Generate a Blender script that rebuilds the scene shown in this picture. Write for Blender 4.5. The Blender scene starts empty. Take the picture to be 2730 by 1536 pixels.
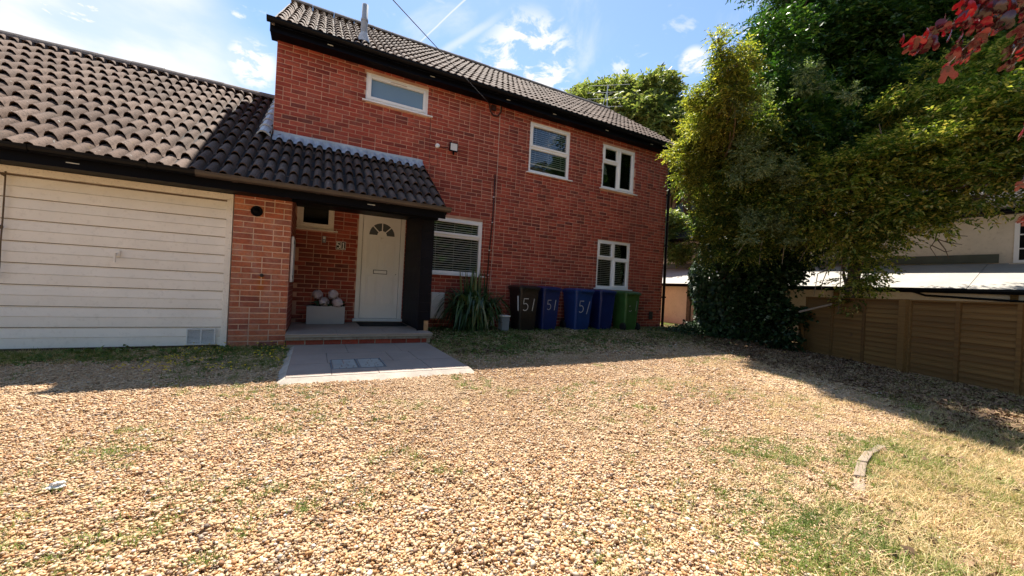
import bpy, bmesh, math, random
import numpy as np
from mathutils import Vector, Matrix
R = math.radians
rng = np.random.default_rng(7)
random.seed(7)
sc = bpy.context.scene
COL = sc.collection

# ------------------------------------------------------------------ camera
F, YAW, PIT, ROL, CH = 1012.3, R(27.55), R(0.065), R(2.905), 0.95
fw = np.array([math.sin(YAW)*math.cos(PIT), math.cos(YAW)*math.cos(PIT), math.sin(PIT)])
r0 = np.array([math.cos(YAW), -math.sin(YAW), 0.0]); u0 = np.cross(r0, fw)
rt = r0*math.cos(ROL)+u0*math.sin(ROL); up = -r0*math.sin(ROL)+u0*math.cos(ROL)
cam_d = bpy.data.cameras.new('camera'); cam = bpy.data.objects.new('camera', cam_d); COL.objects.link(cam)
cam.matrix_world = Matrix(((rt[0], up[0], -fw[0], 0), (rt[1], up[1], -fw[1], 0), (rt[2], up[2], -fw[2], CH), (0, 0, 0, 1)))
cam_d.sensor_fit = 'HORIZONTAL'; cam_d.sensor_width = 36; cam_d.lens = F/2730*36
cam_d.clip_start = 0.05; cam_d.clip_end = 3000
sc.camera = cam
def at(px, py, depth):
    """a point of the place, seen at a pixel of the photograph, at a given distance"""
    p = fw*depth + rt*((px-1365)*depth/F) - up*((py-768)*depth/F)
    return np.array([p[0], p[1], p[2]+CH])

# ------------------------------------------------------------------ light
SUNV = np.array([0.32, 1.0, 1.65]); SUNV /= np.linalg.norm(SUNV)
EL = math.asin(SUNV[2]); AZ = math.atan2(SUNV[0], SUNV[1])
sc.render.engine = 'CYCLES'
sc.view_settings.view_transform = 'Standard'; sc.view_settings.look = 'None'
sc.view_settings.gamma = 1.0; sc.view_settings.use_curve_mapping = False
sc.view_settings.exposure = 1.68
sc.cycles.use_denoising = True
sc.cycles.max_bounces = 8; sc.cycles.transparent_max_bounces = 12
sun_d = bpy.data.lights.new('sun', 'SUN'); sun_d.energy = 4.1; sun_d.angle = R(0.53); sun_d.color = (1.0, 0.94, 0.84)
sun = bpy.data.objects.new('sun', sun_d); COL.objects.link(sun)
sun.rotation_euler = Vector(SUNV).to_track_quat('Z', 'Y').to_euler(); sun.location = (0, 0, 30)

def build_world():
    w = bpy.data.worlds.new('World'); sc.world = w; w.use_nodes = True
    nt = w.node_tree; N = nt.nodes; L = nt.links; N.clear()
    def nd(t, **k):
        n = N.new(t)
        for a, b in k.items(): setattr(n, a, b)
        return n
    def mth(op, a, b=None, c=None, clamp=False):
        n = nd('ShaderNodeMath', operation=op, use_clamp=clamp)
        for i, v in enumerate((a, b, c)):
            if v is None: continue
            if isinstance(v, (int, float)): n.inputs[i].default_value = v
            else: L.new(v, n.inputs[i])
        return n.outputs[0]
    def sstep(v, lo, hi):
        n = nd('ShaderNodeMapRange', interpolation_type='SMOOTHSTEP')
        L.new(v, n.inputs[0]); n.inputs[1].default_value = lo; n.inputs[2].default_value = hi
        return n.outputs[0]
    def dotv(vec, d):
        n = nd('ShaderNodeVectorMath', operation='DOT_PRODUCT'); L.new(vec, n.inputs[0]); n.inputs[1].default_value = d
        return n.outputs['Value']
    sky = nd('ShaderNodeTexSky', sky_type='NISHITA', sun_disc=False)
    sky.sun_elevation = EL; sky.sun_rotation = AZ
    sky.air_density = 1.0; sky.dust_density = 0.15; sky.ozone_density = 3.0; sky.altitude = 50
    tc = nd('ShaderNodeTexCoord'); D = tc.outputs['Generated']
    sep = nd('ShaderNodeSeparateXYZ'); L.new(D, sep.inputs[0])
    zz = mth('MAXIMUM', sep.outputs[2], 0.04)
    inv = mth('DIVIDE', 1.0, mth('ADD', zz, 0.12))
    sc_ = nd('ShaderNodeVectorMath', operation='SCALE'); L.new(D, sc_.inputs[0]); L.new(inv, sc_.inputs['Scale'])
    flat = nd('ShaderNodeVectorMath', operation='MULTIPLY'); L.new(sc_.outputs[0], flat.inputs[0]); flat.inputs[1].default_value = (1, 1, 0)
    def noise(scale, detail, rough, off, dist=0.0):
        a = nd('ShaderNodeVectorMath', operation='ADD'); L.new(flat.outputs[0], a.inputs[0]); a.inputs[1].default_value = off
        n = nd('ShaderNodeTexNoise'); L.new(a.outputs[0], n.inputs['Vector'])
        n.inputs['Scale'].default_value = scale; n.inputs['Detail'].default_value = detail
        n.inputs['Roughness'].default_value = rough; n.inputs['Distortion'].default_value = dist
        return n.outputs[0]
    n_big = noise(1.1, 6, 0.55, (3.1, 7.7, 0))
    n_mid = noise(5.5, 8, 0.62, (1.3, 2.9, 0), 0.3)
    n_thin = noise(2.3, 7, 0.6, (9.0, 4.0, 0), 1.2)
    thin = mth('MULTIPLY', sstep(n_thin, 0.46, 0.74), 0.38)
    # the soft cloud bank standing to the left of the house
    def blob(px, py, lo, hi, amp):
        d = at(px, py, 1.0)-np.array([0, 0, CH]); d /= np.linalg.norm(d)
        return sstep(mth('ADD', dotv(D, tuple(d)), mth('MULTIPLY', mth('SUBTRACT', n_big, 0.5), amp)), lo, hi)
    n_soft = noise(2.6, 5, 0.5, (5.5, 1.7, 0))
    b1 = blob(60, 20, 0.950, 0.995, 0.05); b2 = blob(400, 200, 0.982, 1.0, 0.03); b3 = blob(-300, 40, 0.93, 0.99, 0.06); b4 = blob(610, 230, 0.990, 1.0, 0.015)
    bank = mth('MAXIMUM', mth('MAXIMUM', b1, b3), mth('MAXIMUM', mth('MULTIPLY', b2, .9), mth('MULTIPLY', b4, .55)))
    bank = mth('MULTIPLY', bank, mth('ADD', 0.45, mth('MULTIPLY', sstep(n_soft, 0.32, 0.6), 0.55)))
    # small broken puffs low over the roof
    puff = mth('MULTIPLY', sstep(n_mid, 0.555, 0.66), 1.0)
    lowb = sstep(sep.outputs[2], 0.62, 0.40)
    puff = mth('MULTIPLY', puff, mth('ADD', mth('MULTIPLY', lowb, 0.8), 0.2))
    n_cr = noise(9.0, 8, 0.65, (2.3, 8.8, 0), 0.4)
    pz = mth('MAXIMUM', mth('MULTIPLY', blob(1400, 190, 0.9915, 0.9985, 0.008), sstep(n_cr, 0.44, 0.58)), mth('MULTIPLY', blob(672, 172, 0.9985, 0.9998, 0.0012), sstep(n_cr, 0.36, 0.55)))
    pz = mth('MAXIMUM', pz, mth('MULTIPLY', blob(1848, 165, 0.99945, 0.9999, 0.0006), sstep(n_cr, 0.36, 0.55)))
    puff = mth('MAXIMUM', puff, pz)
    # two aircraft trails
    def trail(pa, pb, wid, soft, amt):
        a = at(*pa, 1.0)-np.array([0, 0, CH]); b = at(*pb, 1.0)-np.array([0, 0, CH])
        a /= np.linalg.norm(a); b /= np.linalg.norm(b)
        n = np.cross(a, b); n /= np.linalg.norm(n); mid = a+b; mid /= np.linalg.norm(mid)
        dist = mth('ABSOLUTE', mth('ADD', dotv(D, tuple(n)), mth('MULTIPLY', mth('SUBTRACT', n_mid, 0.5), wid*1.2)))
        half = float(a@mid)
        return mth('MULTIPLY', mth('MULTIPLY', sstep(dist, wid, wid*(1-soft)), sstep(dotv(D, tuple(mid)), half-0.006, half+0.004)), amt)
    t1 = trail((1120, 112), (1260, -20), 0.0028, 0.9, 0.75)
    t2 = trail((1180, 140), (1290, 70), 0.013, 0.95, 0.55)
    cl = mth('MAXIMUM', mth('MAXIMUM', bank, puff), mth('MAXIMUM', thin, mth('MAXIMUM', t1, t2)), clamp=True)
    cl = mth('MULTIPLY', cl, sstep(sep.outputs[2], -0.02, 0.06))
    mix = nd('ShaderNodeMix', data_type='RGBA')
    L.new(cl, mix.inputs['Factor']); L.new(sky.outputs[0], mix.inputs['A'])
    mix.inputs['B'].default_value = (5.0, 5.0, 5.15, 1)
    bg = nd('ShaderNodeBackground'); L.new(mix.outputs['Result'], bg.inputs[0]); bg.inputs[1].default_value = 0.070
    out = nd('ShaderNodeOutputWorld'); L.new(bg.outputs[0], out.inputs[0])
build_world()

# ------------------------------------------------------------------ mesh helpers
class MB:
    def __init__(s): s.v = []; s.f = []
    def quad(s, *p):
        b = len(s.v); s.v += [tuple(map(float, q)) for q in p]; s.f.append(tuple(range(b, b+len(p)))); return s
    def box(s, x0, x1, y0, y1, z0, z1):
        b = len(s.v)
        s.v += [(x, y, z) for z in (z0, z1) for y in (y0, y1) for x in (x0, x1)]
        s.f += [tuple(b+i for i in q) for q in ((0, 2, 3, 1), (4, 5, 7, 6), (0, 1, 5, 4), (2, 6, 7, 3), (0, 4, 6, 2), (1, 3, 7, 5))]
        return s
    def obox(s, c, ax, ay, az, hx, hy, hz):
        c, ax, ay, az = (np.array(q, float) for q in (c, ax, ay, az)); b = len(s.v)
        for k in (-1, 1):
            for j in (-1, 1):
                for i in (-1, 1): s.v.append(tuple(c+ax*hx*i+ay*hy*j+az*hz*k))
        s.f += [tuple(b+i for i in q) for q in ((0, 2, 3, 1), (4, 5, 7, 6), (0, 1, 5, 4), (2, 6, 7, 3), (0, 4, 6, 2), (1, 3, 7, 5))]
        return s
    def prism(s, poly, axis, a, b_):
        """extrude a 2D polygon along axis 'x','y' or 'z' from a to b_"""
        n = len(poly); b = len(s.v)
        for t in (a, b_):
            for (p, q) in poly:
                s.v.append({'x': (t, p, q), 'y': (p, t, q), 'z': (p, q, t)}[axis])
        s.f.append(tuple(range(b, b+n))); s.f.append(tuple(range(b+2*n-1, b+n-1, -1)))
        for i in range(n):
            j = (i+1) % n; s.f.append((b+i, b+n+i, b+n+j, b+j))
        return s
    def tube(s, pts, rad, seg=8, cap=True):
        pts = [np.array(p, float) for p in pts]; n = len(pts)
        rads = rad if hasattr(rad, '__len__') else [rad]*n
        b = len(s.v); ref = np.array([0.13, 0.31, 0.94])
        for i, p in enumerate(pts):
            d = pts[min(i+1, n-1)]-pts[max(i-1, 0)]; d = d/(np.linalg.norm(d)+1e-9)
            if abs(d@ref) > 0.95: ref = np.array([0.9, 0.3, 0.1])
            a = np.cross(d, ref); a /= np.linalg.norm(a); c = np.cross(d, a); ref = np.cross(a, d) if False else ref
            for k in range(seg):
                t = 2*math.pi*k/seg; s.v.append(tuple(p+rads[i]*(a*math.cos(t)+c*math.sin(t))))
        for i in range(n-1):
            for k in range(seg):
                k2 = (k+1) % seg
                s.f.append((b+i*seg+k, b+i*seg+k2, b+(i+1)*seg+k2, b+(i+1)*seg+k))
        if cap:
            s.f.append(tuple(b+k for k in range(seg-1, -1, -1))); s.f.append(tuple(b+(n-1)*seg+k for k in range(seg)))
        return s
    def lathe(s, prof, c, axis='z', seg=16):
        b = len(s.v); n = len(prof)
        for (r, t) in prof:
            for k in range(seg):
                a = 2*math.pi*k/seg; x, y = r*math.cos(a), r*math.sin(a)
                q = {'z': (x, y, t), 'y': (x, t, y), 'x': (t, x, y)}[axis]
                s.v.append((c[0]+q[0], c[1]+q[1], c[2]+q[2]))
        for i in range(n-1):
            for k in range(seg):
                k2 = (k+1) % seg; s.f.append((b+i*seg+k, b+i*seg+k2, b+(i+1)*seg+k2, b+(i+1)*seg+k))
        return s
    def mesh(s, name='m', mat=None, smooth=False):
        me = bpy.data.meshes.new(name); me.from_pydata(s.v, [], s.f); me.validate(); me.update()
        if mat: me.materials.append(mat)
        bm = bmesh.new(); bm.from_mesh(me); bmesh.ops.recalc_face_normals(bm, faces=bm.faces); bm.to_mesh(me); bm.free()
        if smooth: me.polygons.foreach_set('use_smooth', [True]*len(me.polygons))
        return me
    def build(s, name, mat, parent=None, smooth=False, bevel=0):
        o = obj(name, s.mesh(name, mat, smooth), parent)
        if bevel:
            m = o.modifiers.new('b', 'BEVEL'); m.width = bevel; m.segments = 2; m.limit_method = 'ANGLE'
        return o
def obj(name, me, parent=None):
    o = bpy.data.objects.new(name, me); COL.objects.link(o)
    if parent is not None: o.parent = parent
    return o
def tag(o, label=None, cat=None, group=None, kind=None):
    if label: o['label'] = label
    if cat: o['category'] = cat
    if group: o['group'] = group
    if kind: o['kind'] = kind
    return o
def thing(name, label, cat, loc=(0, 0, 0), group=None):
    o = bpy.data.objects.new(name, None); o.empty_display_size = 0.1; COL.objects.link(o); o.location = loc
    return tag(o, label, cat, group)
def copy_tree(o, parent=None):
    c = o.copy(); COL.objects.link(c); c.parent = parent
    for ch in list(o.children): copy_tree(ch, c)
    return c
def fast_mesh(name, V, Fq, mat, face_attr=None, smooth=False):
    """V (n,3), Fq (m,k) index array"""
    me = bpy.data.meshes.new(name); V = np.ascontiguousarray(V, np.float32); Fq = np.ascontiguousarray(Fq, np.int32)
    m, k = Fq.shape
    me.vertices.add(len(V)); me.vertices.foreach_set('co', V.ravel())
    me.loops.add(m*k); me.loops.foreach_set('vertex_index', Fq.ravel())
    me.polygons.add(m); me.polygons.foreach_set('loop_start', np.arange(0, m*k, k, dtype=np.int32))
    me.polygons.foreach_set('loop_total', np.full(m, k, np.int32))
    if smooth: me.polygons.foreach_set('use_smooth', np.ones(m, bool))
    me.update(calc_edges=True)
    if face_attr:
        for nm, arr in face_attr.items():
            at_ = me.attributes.new(nm, 'FLOAT', 'FACE'); at_.data.foreach_set('value', np.ascontiguousarray(arr, np.float32))
    if mat: me.materials.append(mat)
    return me
def unit(a): return a/(np.linalg.norm(a, axis=-1, keepdims=True)+1e-9)
def vnoise(x, y, seed=0):
    """smooth lattice noise 0..1"""
    x = np.asarray(x, float); y = np.asarray(y, float)
    xi = np.floor(x).astype(int); yi = np.floor(y).astype(int); xf = x-xi; yf = y-yi
    def hsh(a, b):
        n = (a*374761393+b*668265263+seed*1442695041) & 0x7fffffff
        n = ((n ^ (n >> 13))*1274126177) & 0x7fffffff
        return ((n ^ (n >> 16)) & 0xffff)/65535.0
    u = xf*xf*(3-2*xf); v = yf*yf*(3-2*yf)
    return (hsh(xi, yi)*(1-u)+hsh(xi+1, yi)*u)*(1-v)+(hsh(xi, yi+1)*(1-u)+hsh(xi+1, yi+1)*u)*v
def sst(v, a, b):
    t = np.clip((np.asarray(v, float)-a)/(b-a), 0, 1); return t*t*(3-2*t)

# ------------------------------------------------------------------ materials
def mat_new(name):
    m = bpy.data.materials.new(name); m.use_nodes = True; nt = m.node_tree
    b = nt.nodes['Principled BSDF']; return m, nt, b
def ramp(nt, fac, stops, interp='LINEAR'):
    n = nt.nodes.new('ShaderNodeValToRGB'); n.color_ramp.interpolation = interp
    e = n.color_ramp.elements
    while len(e) < len(stops): e.new(0.5)
    for i, (p, c) in enumerate(stops): e[i].position = p; e[i].color = (*c, 1)
    nt.links.new(fac, n.inputs[0]); return n.outputs[0]
def mixc(nt, fac, a, b, mode='MIX'):
    n = nt.nodes.new('ShaderNodeMix'); n.data_type = 'RGBA'; n.blend_type = mode
    for i, v in (('Factor', fac), ('A', a), ('B', b)):
        if isinstance(v, (int, float)): n.inputs[i].default_value = v
        elif isinstance(v, tuple): n.inputs[i].default_value = (*v, 1)
        else: nt.links.new(v, n.inputs[i])
    return n.outputs['Result']
def math_n(nt, op, a, b=0.0, clamp=False):
    n = nt.nodes.new('ShaderNodeMath'); n.operation = op; n.use_clamp = clamp
    for i, v in enumerate((a, b)):
        if isinstance(v, (int, float)): n.inputs[i].default_value = v
        else: nt.links.new(v, n.inputs[i])
    return n.outputs[0]
def coords(nt, kind='Object', scale=(1, 1, 1)):
    t = nt.nodes.new('ShaderNodeTexCoord'); m = nt.nodes.new('ShaderNodeMapping'); m.inputs['Scale'].default_value = scale
    nt.links.new(t.outputs[kind], m.inputs[0]); return m.outputs[0]
def wcoords(nt, scale=(1, 1, 1)):
    t = nt.nodes.new('ShaderNodeNewGeometry'); m = nt.nodes.new('ShaderNodeMapping'); m.inputs['Scale'].default_value = scale
    nt.links.new(t.outputs['Position'], m.inputs[0]); return m.outputs[0]
def noise_n(nt, vec, scale, detail=4, rough=0.55, out=0):
    n = nt.nodes.new('ShaderNodeTexNoise'); nt.links.new(vec, n.inputs['Vector'])
    n.inputs['Scale'].default_value = scale; n.inputs['Detail'].default_value = detail; n.inputs['Roughness'].default_value = rough
    return n.outputs[out]
def bump(nt, b, h, strength=0.3, dist=0.01):
    n = nt.nodes.new('ShaderNodeBump'); n.inputs['Strength'].default_value = strength; n.inputs['Distance'].default_value = dist
    nt.links.new(h, n.inputs['Height']); nt.links.new(n.outputs[0], b.inputs['Normal'])
def rnd_value(nt):
    """one random number per brick, tile, leaf: from the object or from the face"""
    oi = nt.nodes.new('ShaderNodeObjectInfo'); a = nt.nodes.new('ShaderNodeAttribute'); a.attribute_name = 'rnd'
    return math_n(nt, 'FRACT', math_n(nt, 'ADD', oi.outputs['Random'], a.outputs['Fac']))
def plain(name, col, rough=0.6, var=0.12, scale=6.0, bmp=0.15, bscale=60, spec=0.35, dirt=None, metal=0.0):
    m, nt, b = mat_new(name); v = wcoords(nt)
    n1 = noise_n(nt, v, scale, 5, 0.6); n2 = noise_n(nt, v, scale*9, 3, 0.6)
    lo = tuple(c*(1-var) for c in col); hi = tuple(min(1, c*(1+var)) for c in col)
    c = ramp(nt, n1, [(0.3, lo), (0.7, hi)])
    if dirt:
        f = math_n(nt, 'MULTIPLY', ramp(nt, n2, [(0.55, (0, 0, 0)), (0.75, (1, 1, 1))]), dirt[1])
        c = mixc(nt, f, c, dirt[0])
    nt.links.new(c, b.inputs['Base Color'])
    rr = nt.nodes.new('ShaderNodeMapRange'); nt.links.new(n1, rr.inputs[0]); rr.inputs[3].default_value = rough*0.85; rr.inputs[4].default_value = min(1, rough*1.15)
    nt.links.new(rr.outputs[0], b.inputs['Roughness'])
    b.inputs['Specular IOR Level'].default_value = spec; b.inputs['Metallic'].default_value = metal
    if bmp: bump(nt, b, noise_n(nt, v, bscale, 4), bmp, 0.004)
    return m
def brick_mat(name, stops, bloom, bloomc, rust=None):
    m, nt, b = mat_new(name); r = rnd_value(nt); v = wcoords(nt)
    c = ramp(nt, r, stops)
    n1 = noise_n(nt, v, 38, 5, 0.7); n2 = noise_n(nt, v, 9, 4, 0.6); n3 = noise_n(nt, v, 1.4, 4, 0.6)
    c = mixc(nt, ramp(nt, n1, [(0.46, (0, 0, 0)), (0.70, (.6, .6, .6))]), c, (0.13, 0.045, 0.04))
    f = math_n(nt, 'MULTIPLY', ramp(nt, n2, [(0.45, (0, 0, 0)), (0.75, (1, 1, 1))]), bloom)
    f = math_n(nt, 'MULTIPLY', f, ramp(nt, n3, [(0.35, (.15, .15, .15)), (0.65, (1, 1, 1))]))
    c = mixc(nt, f, c, bloomc)
    st = noise_n(nt, wcoords(nt, (1.6, 1.6, .35)), 1.0, 4, 0.6); c = mixc(nt, math_n(nt, 'MULTIPLY', ramp(nt, st, [(0.45, (0, 0, 0)), (0.68, (1, 1, 1))]), .38), c, (.12, .045, .035))
    if rust:      # run of rust below an old bolt
        sp_ = nt.nodes.new('ShaderNodeSeparateXYZ'); nt.links.new(v, sp_.inputs[0])
        dx = math_n(nt, 'ABSOLUTE', math_n(nt, 'ADD', math_n(nt, 'SUBTRACT', sp_.outputs[0], rust[0]), math_n(nt, 'MULTIPLY', math_n(nt, 'SUBTRACT', n2, .5), .05)))
        fx = ramp(nt, math_n(nt, 'MULTIPLY', dx, 13.0), [(0.1, (1, 1, 1)), (.7, (0, 0, 0))]); fz = ramp(nt, math_n(nt, 'MULTIPLY', math_n(nt, 'SUBTRACT', rust[1], sp_.outputs[2]), 2.0), [(0.0, (0, 0, 0)), (.03, (1, 1, 1)), (.3, (.8, .8, .8)), (.75, (0, 0, 0))])
        c = mixc(nt, math_n(nt, 'MULTIPLY', math_n(nt, 'MULTIPLY', fx, fz), .9), c, (.40, .12, .012))
    nt.links.new(c, b.inputs['Base Color']); b.inputs['Roughness'].default_value = 0.85; b.inputs['Specular IOR Level'].default_value = 0.25
    bump(nt, b, n1, 0.5, 0.004); return m
def tile_mat(name, tint=(1, 1, 1)):
    m, nt, b = mat_new(name); r = rnd_value(nt); v = wcoords(nt)
    T = lambda c: tuple(a*t for a, t in zip(c, tint))
    c = ramp(nt, r, [(0, T((.108, .068, .050))), (0.45, T((.148, .096, .072))), (0.8, T((.182, .124, .095))), (1, T((.125, .080, .057)))])
    n1 = noise_n(nt, v, 26, 6, 0.75); n2 = noise_n(nt, v, 70, 3, 0.6); n3 = noise_n(nt, v, 2.2, 4, 0.6); n4 = noise_n(nt, v, 17, 2, 0.5)
    c = mixc(nt, ramp(nt, n1, [(0.34, (.8, .8, .8)), (0.50, (0, 0, 0))]), c, T((.034, .025, .021)))
    c = mixc(nt, ramp(nt, n2, [(0.62, (0, 0, 0)), (0.74, (.6, .6, .6))]), c, (.27, .22, .18))
    c = mixc(nt, math_n(nt, 'MULTIPLY', ramp(nt, n4, [(0.70, (0, 0, 0)), (0.76, (1, 1, 1))]), 0.8), c, (.40, .38, .34))
    c = mixc(nt, math_n(nt, 'MULTIPLY', ramp(nt, n3, [(0.45, (0, 0, 0)), (0.70, (1, 1, 1))]), 0.45), c, T((.05, .037, .029)))
    n5 = noise_n(nt, v, 9, 3, 0.6); c = mixc(nt, math_n(nt, 'MULTIPLY', ramp(nt, n5, [(0.66, (0, 0, 0)), (0.72, (1, 1, 1))]), 0.3), c, (.20, .15, .045))
    nt.links.new(c, b.inputs['Base Color']); b.inputs['Roughness'].default_value = 0.9; b.inputs['Specular IOR Level'].default_value = 0.2
    bump(nt, b, n1, 0.7, 0.008); return m
def leaf_mat(name, stops, trans=0.45, rough=0.45, spec=0.4, tc=(1.1, 1.2, 0.5)):
    m, nt, b = mat_new(name)
    a = nt.nodes.new('ShaderNodeAttribute'); a.attribute_name = 'rnd'
    oi = nt.nodes.new('ShaderNodeObjectInfo')
    r = math_n(nt, 'FRACT', math_n(nt, 'ADD', a.outputs['Fac'], math_n(nt, 'MULTIPLY', oi.outputs['Random'], 0.999)))
    c = ramp(nt, r, stops)
    nt.links.new(c, b.inputs['Base Color']); b.inputs['Roughness'].default_value = rough; b.inputs['Specular IOR Level'].default_value = spec
    t = nt.nodes.new('ShaderNodeBsdfTranslucent')
    tcol = mixc(nt, 1.0, c, tc, 'MULTIPLY'); nt.links.new(tcol, t.inputs[0])
    mx = nt.nodes.new('ShaderNodeMixShader'); mx.inputs[0].default_value = trans
    nt.links.new(b.outputs[0], mx.inputs[1]); nt.links.new(t.outputs[0], mx.inputs[2])
    nt.links.new(mx.outputs[0], nt.nodes['Material Output'].inputs[0]); return m
def inst_mat(name, stops, rough=0.8, spots=None, trans=0.0, interp='LINEAR', attr='tint'):
    m, nt, b = mat_new(name)
    a = nt.nodes.new('ShaderNodeAttribute'); a.attribute_type = 'INSTANCER'; a.attribute_name = attr
    c = ramp(nt, a.outputs['Fac'], stops, interp)
    if spots:
        v = wcoords(nt); n1 = noise_n(nt, v, 160, 3, 0.6)
        c = mixc(nt, math_n(nt, 'MULTIPLY', n1, spots[1]), c, spots[0])
    nt.links.new(c, b.inputs['Base Color']); b.inputs['Roughness'].default_value = rough; b.inputs['Specular IOR Level'].default_value = 0.3
    if trans:
        t = nt.nodes.new('ShaderNodeBsdfTranslucent'); nt.links.new(c, t.inputs[0])
        mx = nt.nodes.new('ShaderNodeMixShader'); mx.inputs[0].default_value = trans
        nt.links.new(b.outputs[0], mx.inputs[1]); nt.links.new(t.outputs[0], mx.inputs[2])
        nt.links.new(mx.outputs[0], nt.nodes['Material Output'].inputs[0])
    return m
def glass_mat(name, tint=(0.95, 0.97, 0.97), refl=0.9):
    m, nt, b = mat_new(name); N = nt.nodes; L = nt.links; N.remove(b)
    tr = N.new('ShaderNodeBsdfTransparent'); tr.inputs[0].default_value = (*tint, 1)
    gl = N.new('ShaderNodeBsdfGlossy'); gl.inputs[0].default_value = (refl, refl, refl, 1); gl.inputs[1].default_value = 0.02
    fr = N.new('ShaderNodeFresnel'); fr.inputs[0].default_value = 1.45
    v = wcoords(nt); bp = N.new('ShaderNodeBump'); bp.inputs['Strength'].default_value = 0.04; bp.inputs['Distance'].default_value = 0.02
    L.new(noise_n(nt, v, 3.0, 2), bp.inputs['Height']); L.new(bp.outputs[0], gl.inputs['Normal'])
    mx = N.new('ShaderNodeMixShader'); L.new(fr.outputs[0], mx.inputs[0]); L.new(tr.outputs[0], mx.inputs[1]); L.new(gl.outputs[0], mx.inputs[2])
    L.new(mx.outputs[0], N['Material Output'].inputs[0]); return m

M = {}
M['brick'] = brick_mat('brick', [(0, (.21, .038, .028)), (.22, (.34, .058, .038)), (.5, (.41, .073, .046)), (.72, (.47, .103, .063)), (.88, (.38, .080, .053)), (1, (.165, .039, .032))], 0.25, (.42, .26, .2))
M['brick_pillar'] = brick_mat('brick_pillar', [(0, (.30, .09, .06)), (.3, (.52, .145, .07)), (.6, (.62, .22, .105)), (.85, (.46, .135, .075)), (1, (.24, .085, .065))], 0.7, (.55, .35, .29), (-.632, .95))
M['mortar'] = plain('mortar', (.58, .32, .23), 0.95, 0.2, 4, 0.4, 90)
M['mortar_pillar'] = plain('mortar_pillar', (.68, .48, .37), 0.95, 0.2, 4, 0.4, 90)
m, nt, b = mat_new('gable_brick'); sx = nt.nodes.new('ShaderNodeSeparateXYZ'); nt.links.new(wcoords(nt), sx.inputs[0]); cb = nt.nodes.new('ShaderNodeCombineXYZ')
nt.links.new(math_n(nt, 'ADD', sx.outputs[0], sx.outputs[1]), cb.inputs[0]); nt.links.new(sx.outputs[2], cb.inputs[1])
bt = nt.nodes.new('ShaderNodeTexBrick'); nt.links.new(cb.outputs[0], bt.inputs['Vector']); bt.inputs['Scale'].default_value = 1.0; bt.inputs['Brick Width'].default_value = .225; bt.inputs['Row Height'].default_value = .075; bt.inputs['Mortar Size'].default_value = .006
bt.inputs['Color1'].default_value = (.29, .05, .035, 1); bt.inputs['Color2'].default_value = (.38, .08, .05, 1); bt.inputs['Mortar'].default_value = (.5, .27, .2, 1)
nt.links.new(bt.outputs['Color'], b.inputs['Base Color']); b.inputs['Roughness'].default_value = .9; M['gable'] = m
M['tile'] = tile_mat('roof_tile')
M['tile_main'] = tile_mat('roof_tile_main', (1.02, .98, .95))
M['ridge'] = plain('ridge_tile', (.18, .15, .13), 0.95, 0.3, 9, 0.5, 50, dirt=((.36, .34, .30), .8))
M['deck'] = plain('roof_underlay', (.03, .028, .028), 0.9)
M['black'] = plain('black_paint', (.003, .003, .005), 0.5, 0.2, 3, 0.05, spec=0.08)
M['black_wood'] = plain('black_stained_cladding', (.006, .006, .010), 0.6, 0.25, 5, 0.2, 40, spec=0.12)
M['gutter'] = plain('gutter_plastic', (.004, .004, .006), 0.4, 0.2, 3, 0.03, spec=0.15)
M['gutter_brown'] = plain('gutter_weathered', (.05, .036, .03), 0.42, 0.3, 3, 0.05, spec=0.5)
M['white'] = plain('white_plastic', (.90, .89, .885), 0.35, 0.03, 3, 0.02, spec=0.5)
M['white_rough'] = plain('white_panel', (.72, .71, .69), 0.6, 0.08, 6, 0.1, dirt=((.35, .32, .28), .5))
M['garage'] = plain('garage_door_paint', (.88, .82, .745), 0.5, 0.05, 2.5, 0.06, 30, dirt=((.45, .40, .34), .22))
M['jamb'] = plain('garage_frame_paint', (.84, .77, .68), 0.55, 0.08, 5, 0.15, 40, dirt=((.35, .30, .25), .5))
M['lead'] = plain('lead_sheet', (.44, .48, .52), 0.45, 0.18, 5, 0.3, 25, dirt=((.55, .58, .6), .5))
M['lead_pale'] = plain('lead_pale', (.52, .53, .54), 0.55, 0.12, 6, 0.2, 25, dirt=((.3, .3, .3), .4))
M['glass'] = glass_mat('window_glass')
M['frost'] = plain('obscured_glass_sky', (.16, .26, .37), 0.22, 0.04, 2, 0.0, spec=0.7)  # blue of the reflected sky is put into the base colour
M['dark_glass'] = plain('dark_glass', (.11, .12, .13), 0.08, .05, 2, 0, spec=.6)
M['blind'] = plain('blind_slat', (.80, .79, .76), 0.5, 0.05)
M['blind_pale'] = plain('blind_slat_pale', (.85, .83, .80), 0.5, 0.05)
M['roller'] = plain('roller_blind', (.30, .31, .33), 0.8, 0.05)
M['inside'] = plain('dark_interior', (.03, .028, .026), 0.9)
M['slab'] = plain('porcelain_paving', (.33, .262, .215), 0.6, 0.14, 2.2, 0.12, 40, dirt=((.38, .32, .28), .4))
M['joint'] = plain('paving_joint', (.36, .33, .29), 0.95)
M['haunch'] = plain('cement_haunching', (.40, .35, .29), 0.95, 0.22, 6, 0.6, 35, dirt=((.25, .21, .17), .5))
M['stone'] = plain('step_stone', (.26, .225, .185), 0.95, 0.3, 14, 0.6, 60, dirt=((.12, .10, .08), .6))
M['concrete'] = plain('concrete', (.33, .28, .22), 0.95, 0.25, 5, 0.5, 50, dirt=((.16, .12, .08), .6))
M['steel'] = plain('galvanised_steel', (.46, .48, .46), 0.4, 0.15, 8, 0.1, metal=0.3)
M['dark_iron'] = plain('dark_iron', (.03, .03, .03), 0.6)
M['planter'] = plain('grey_planter', (.45, .43, .43), 0.6, 0.04, 3, 0.05)
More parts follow.
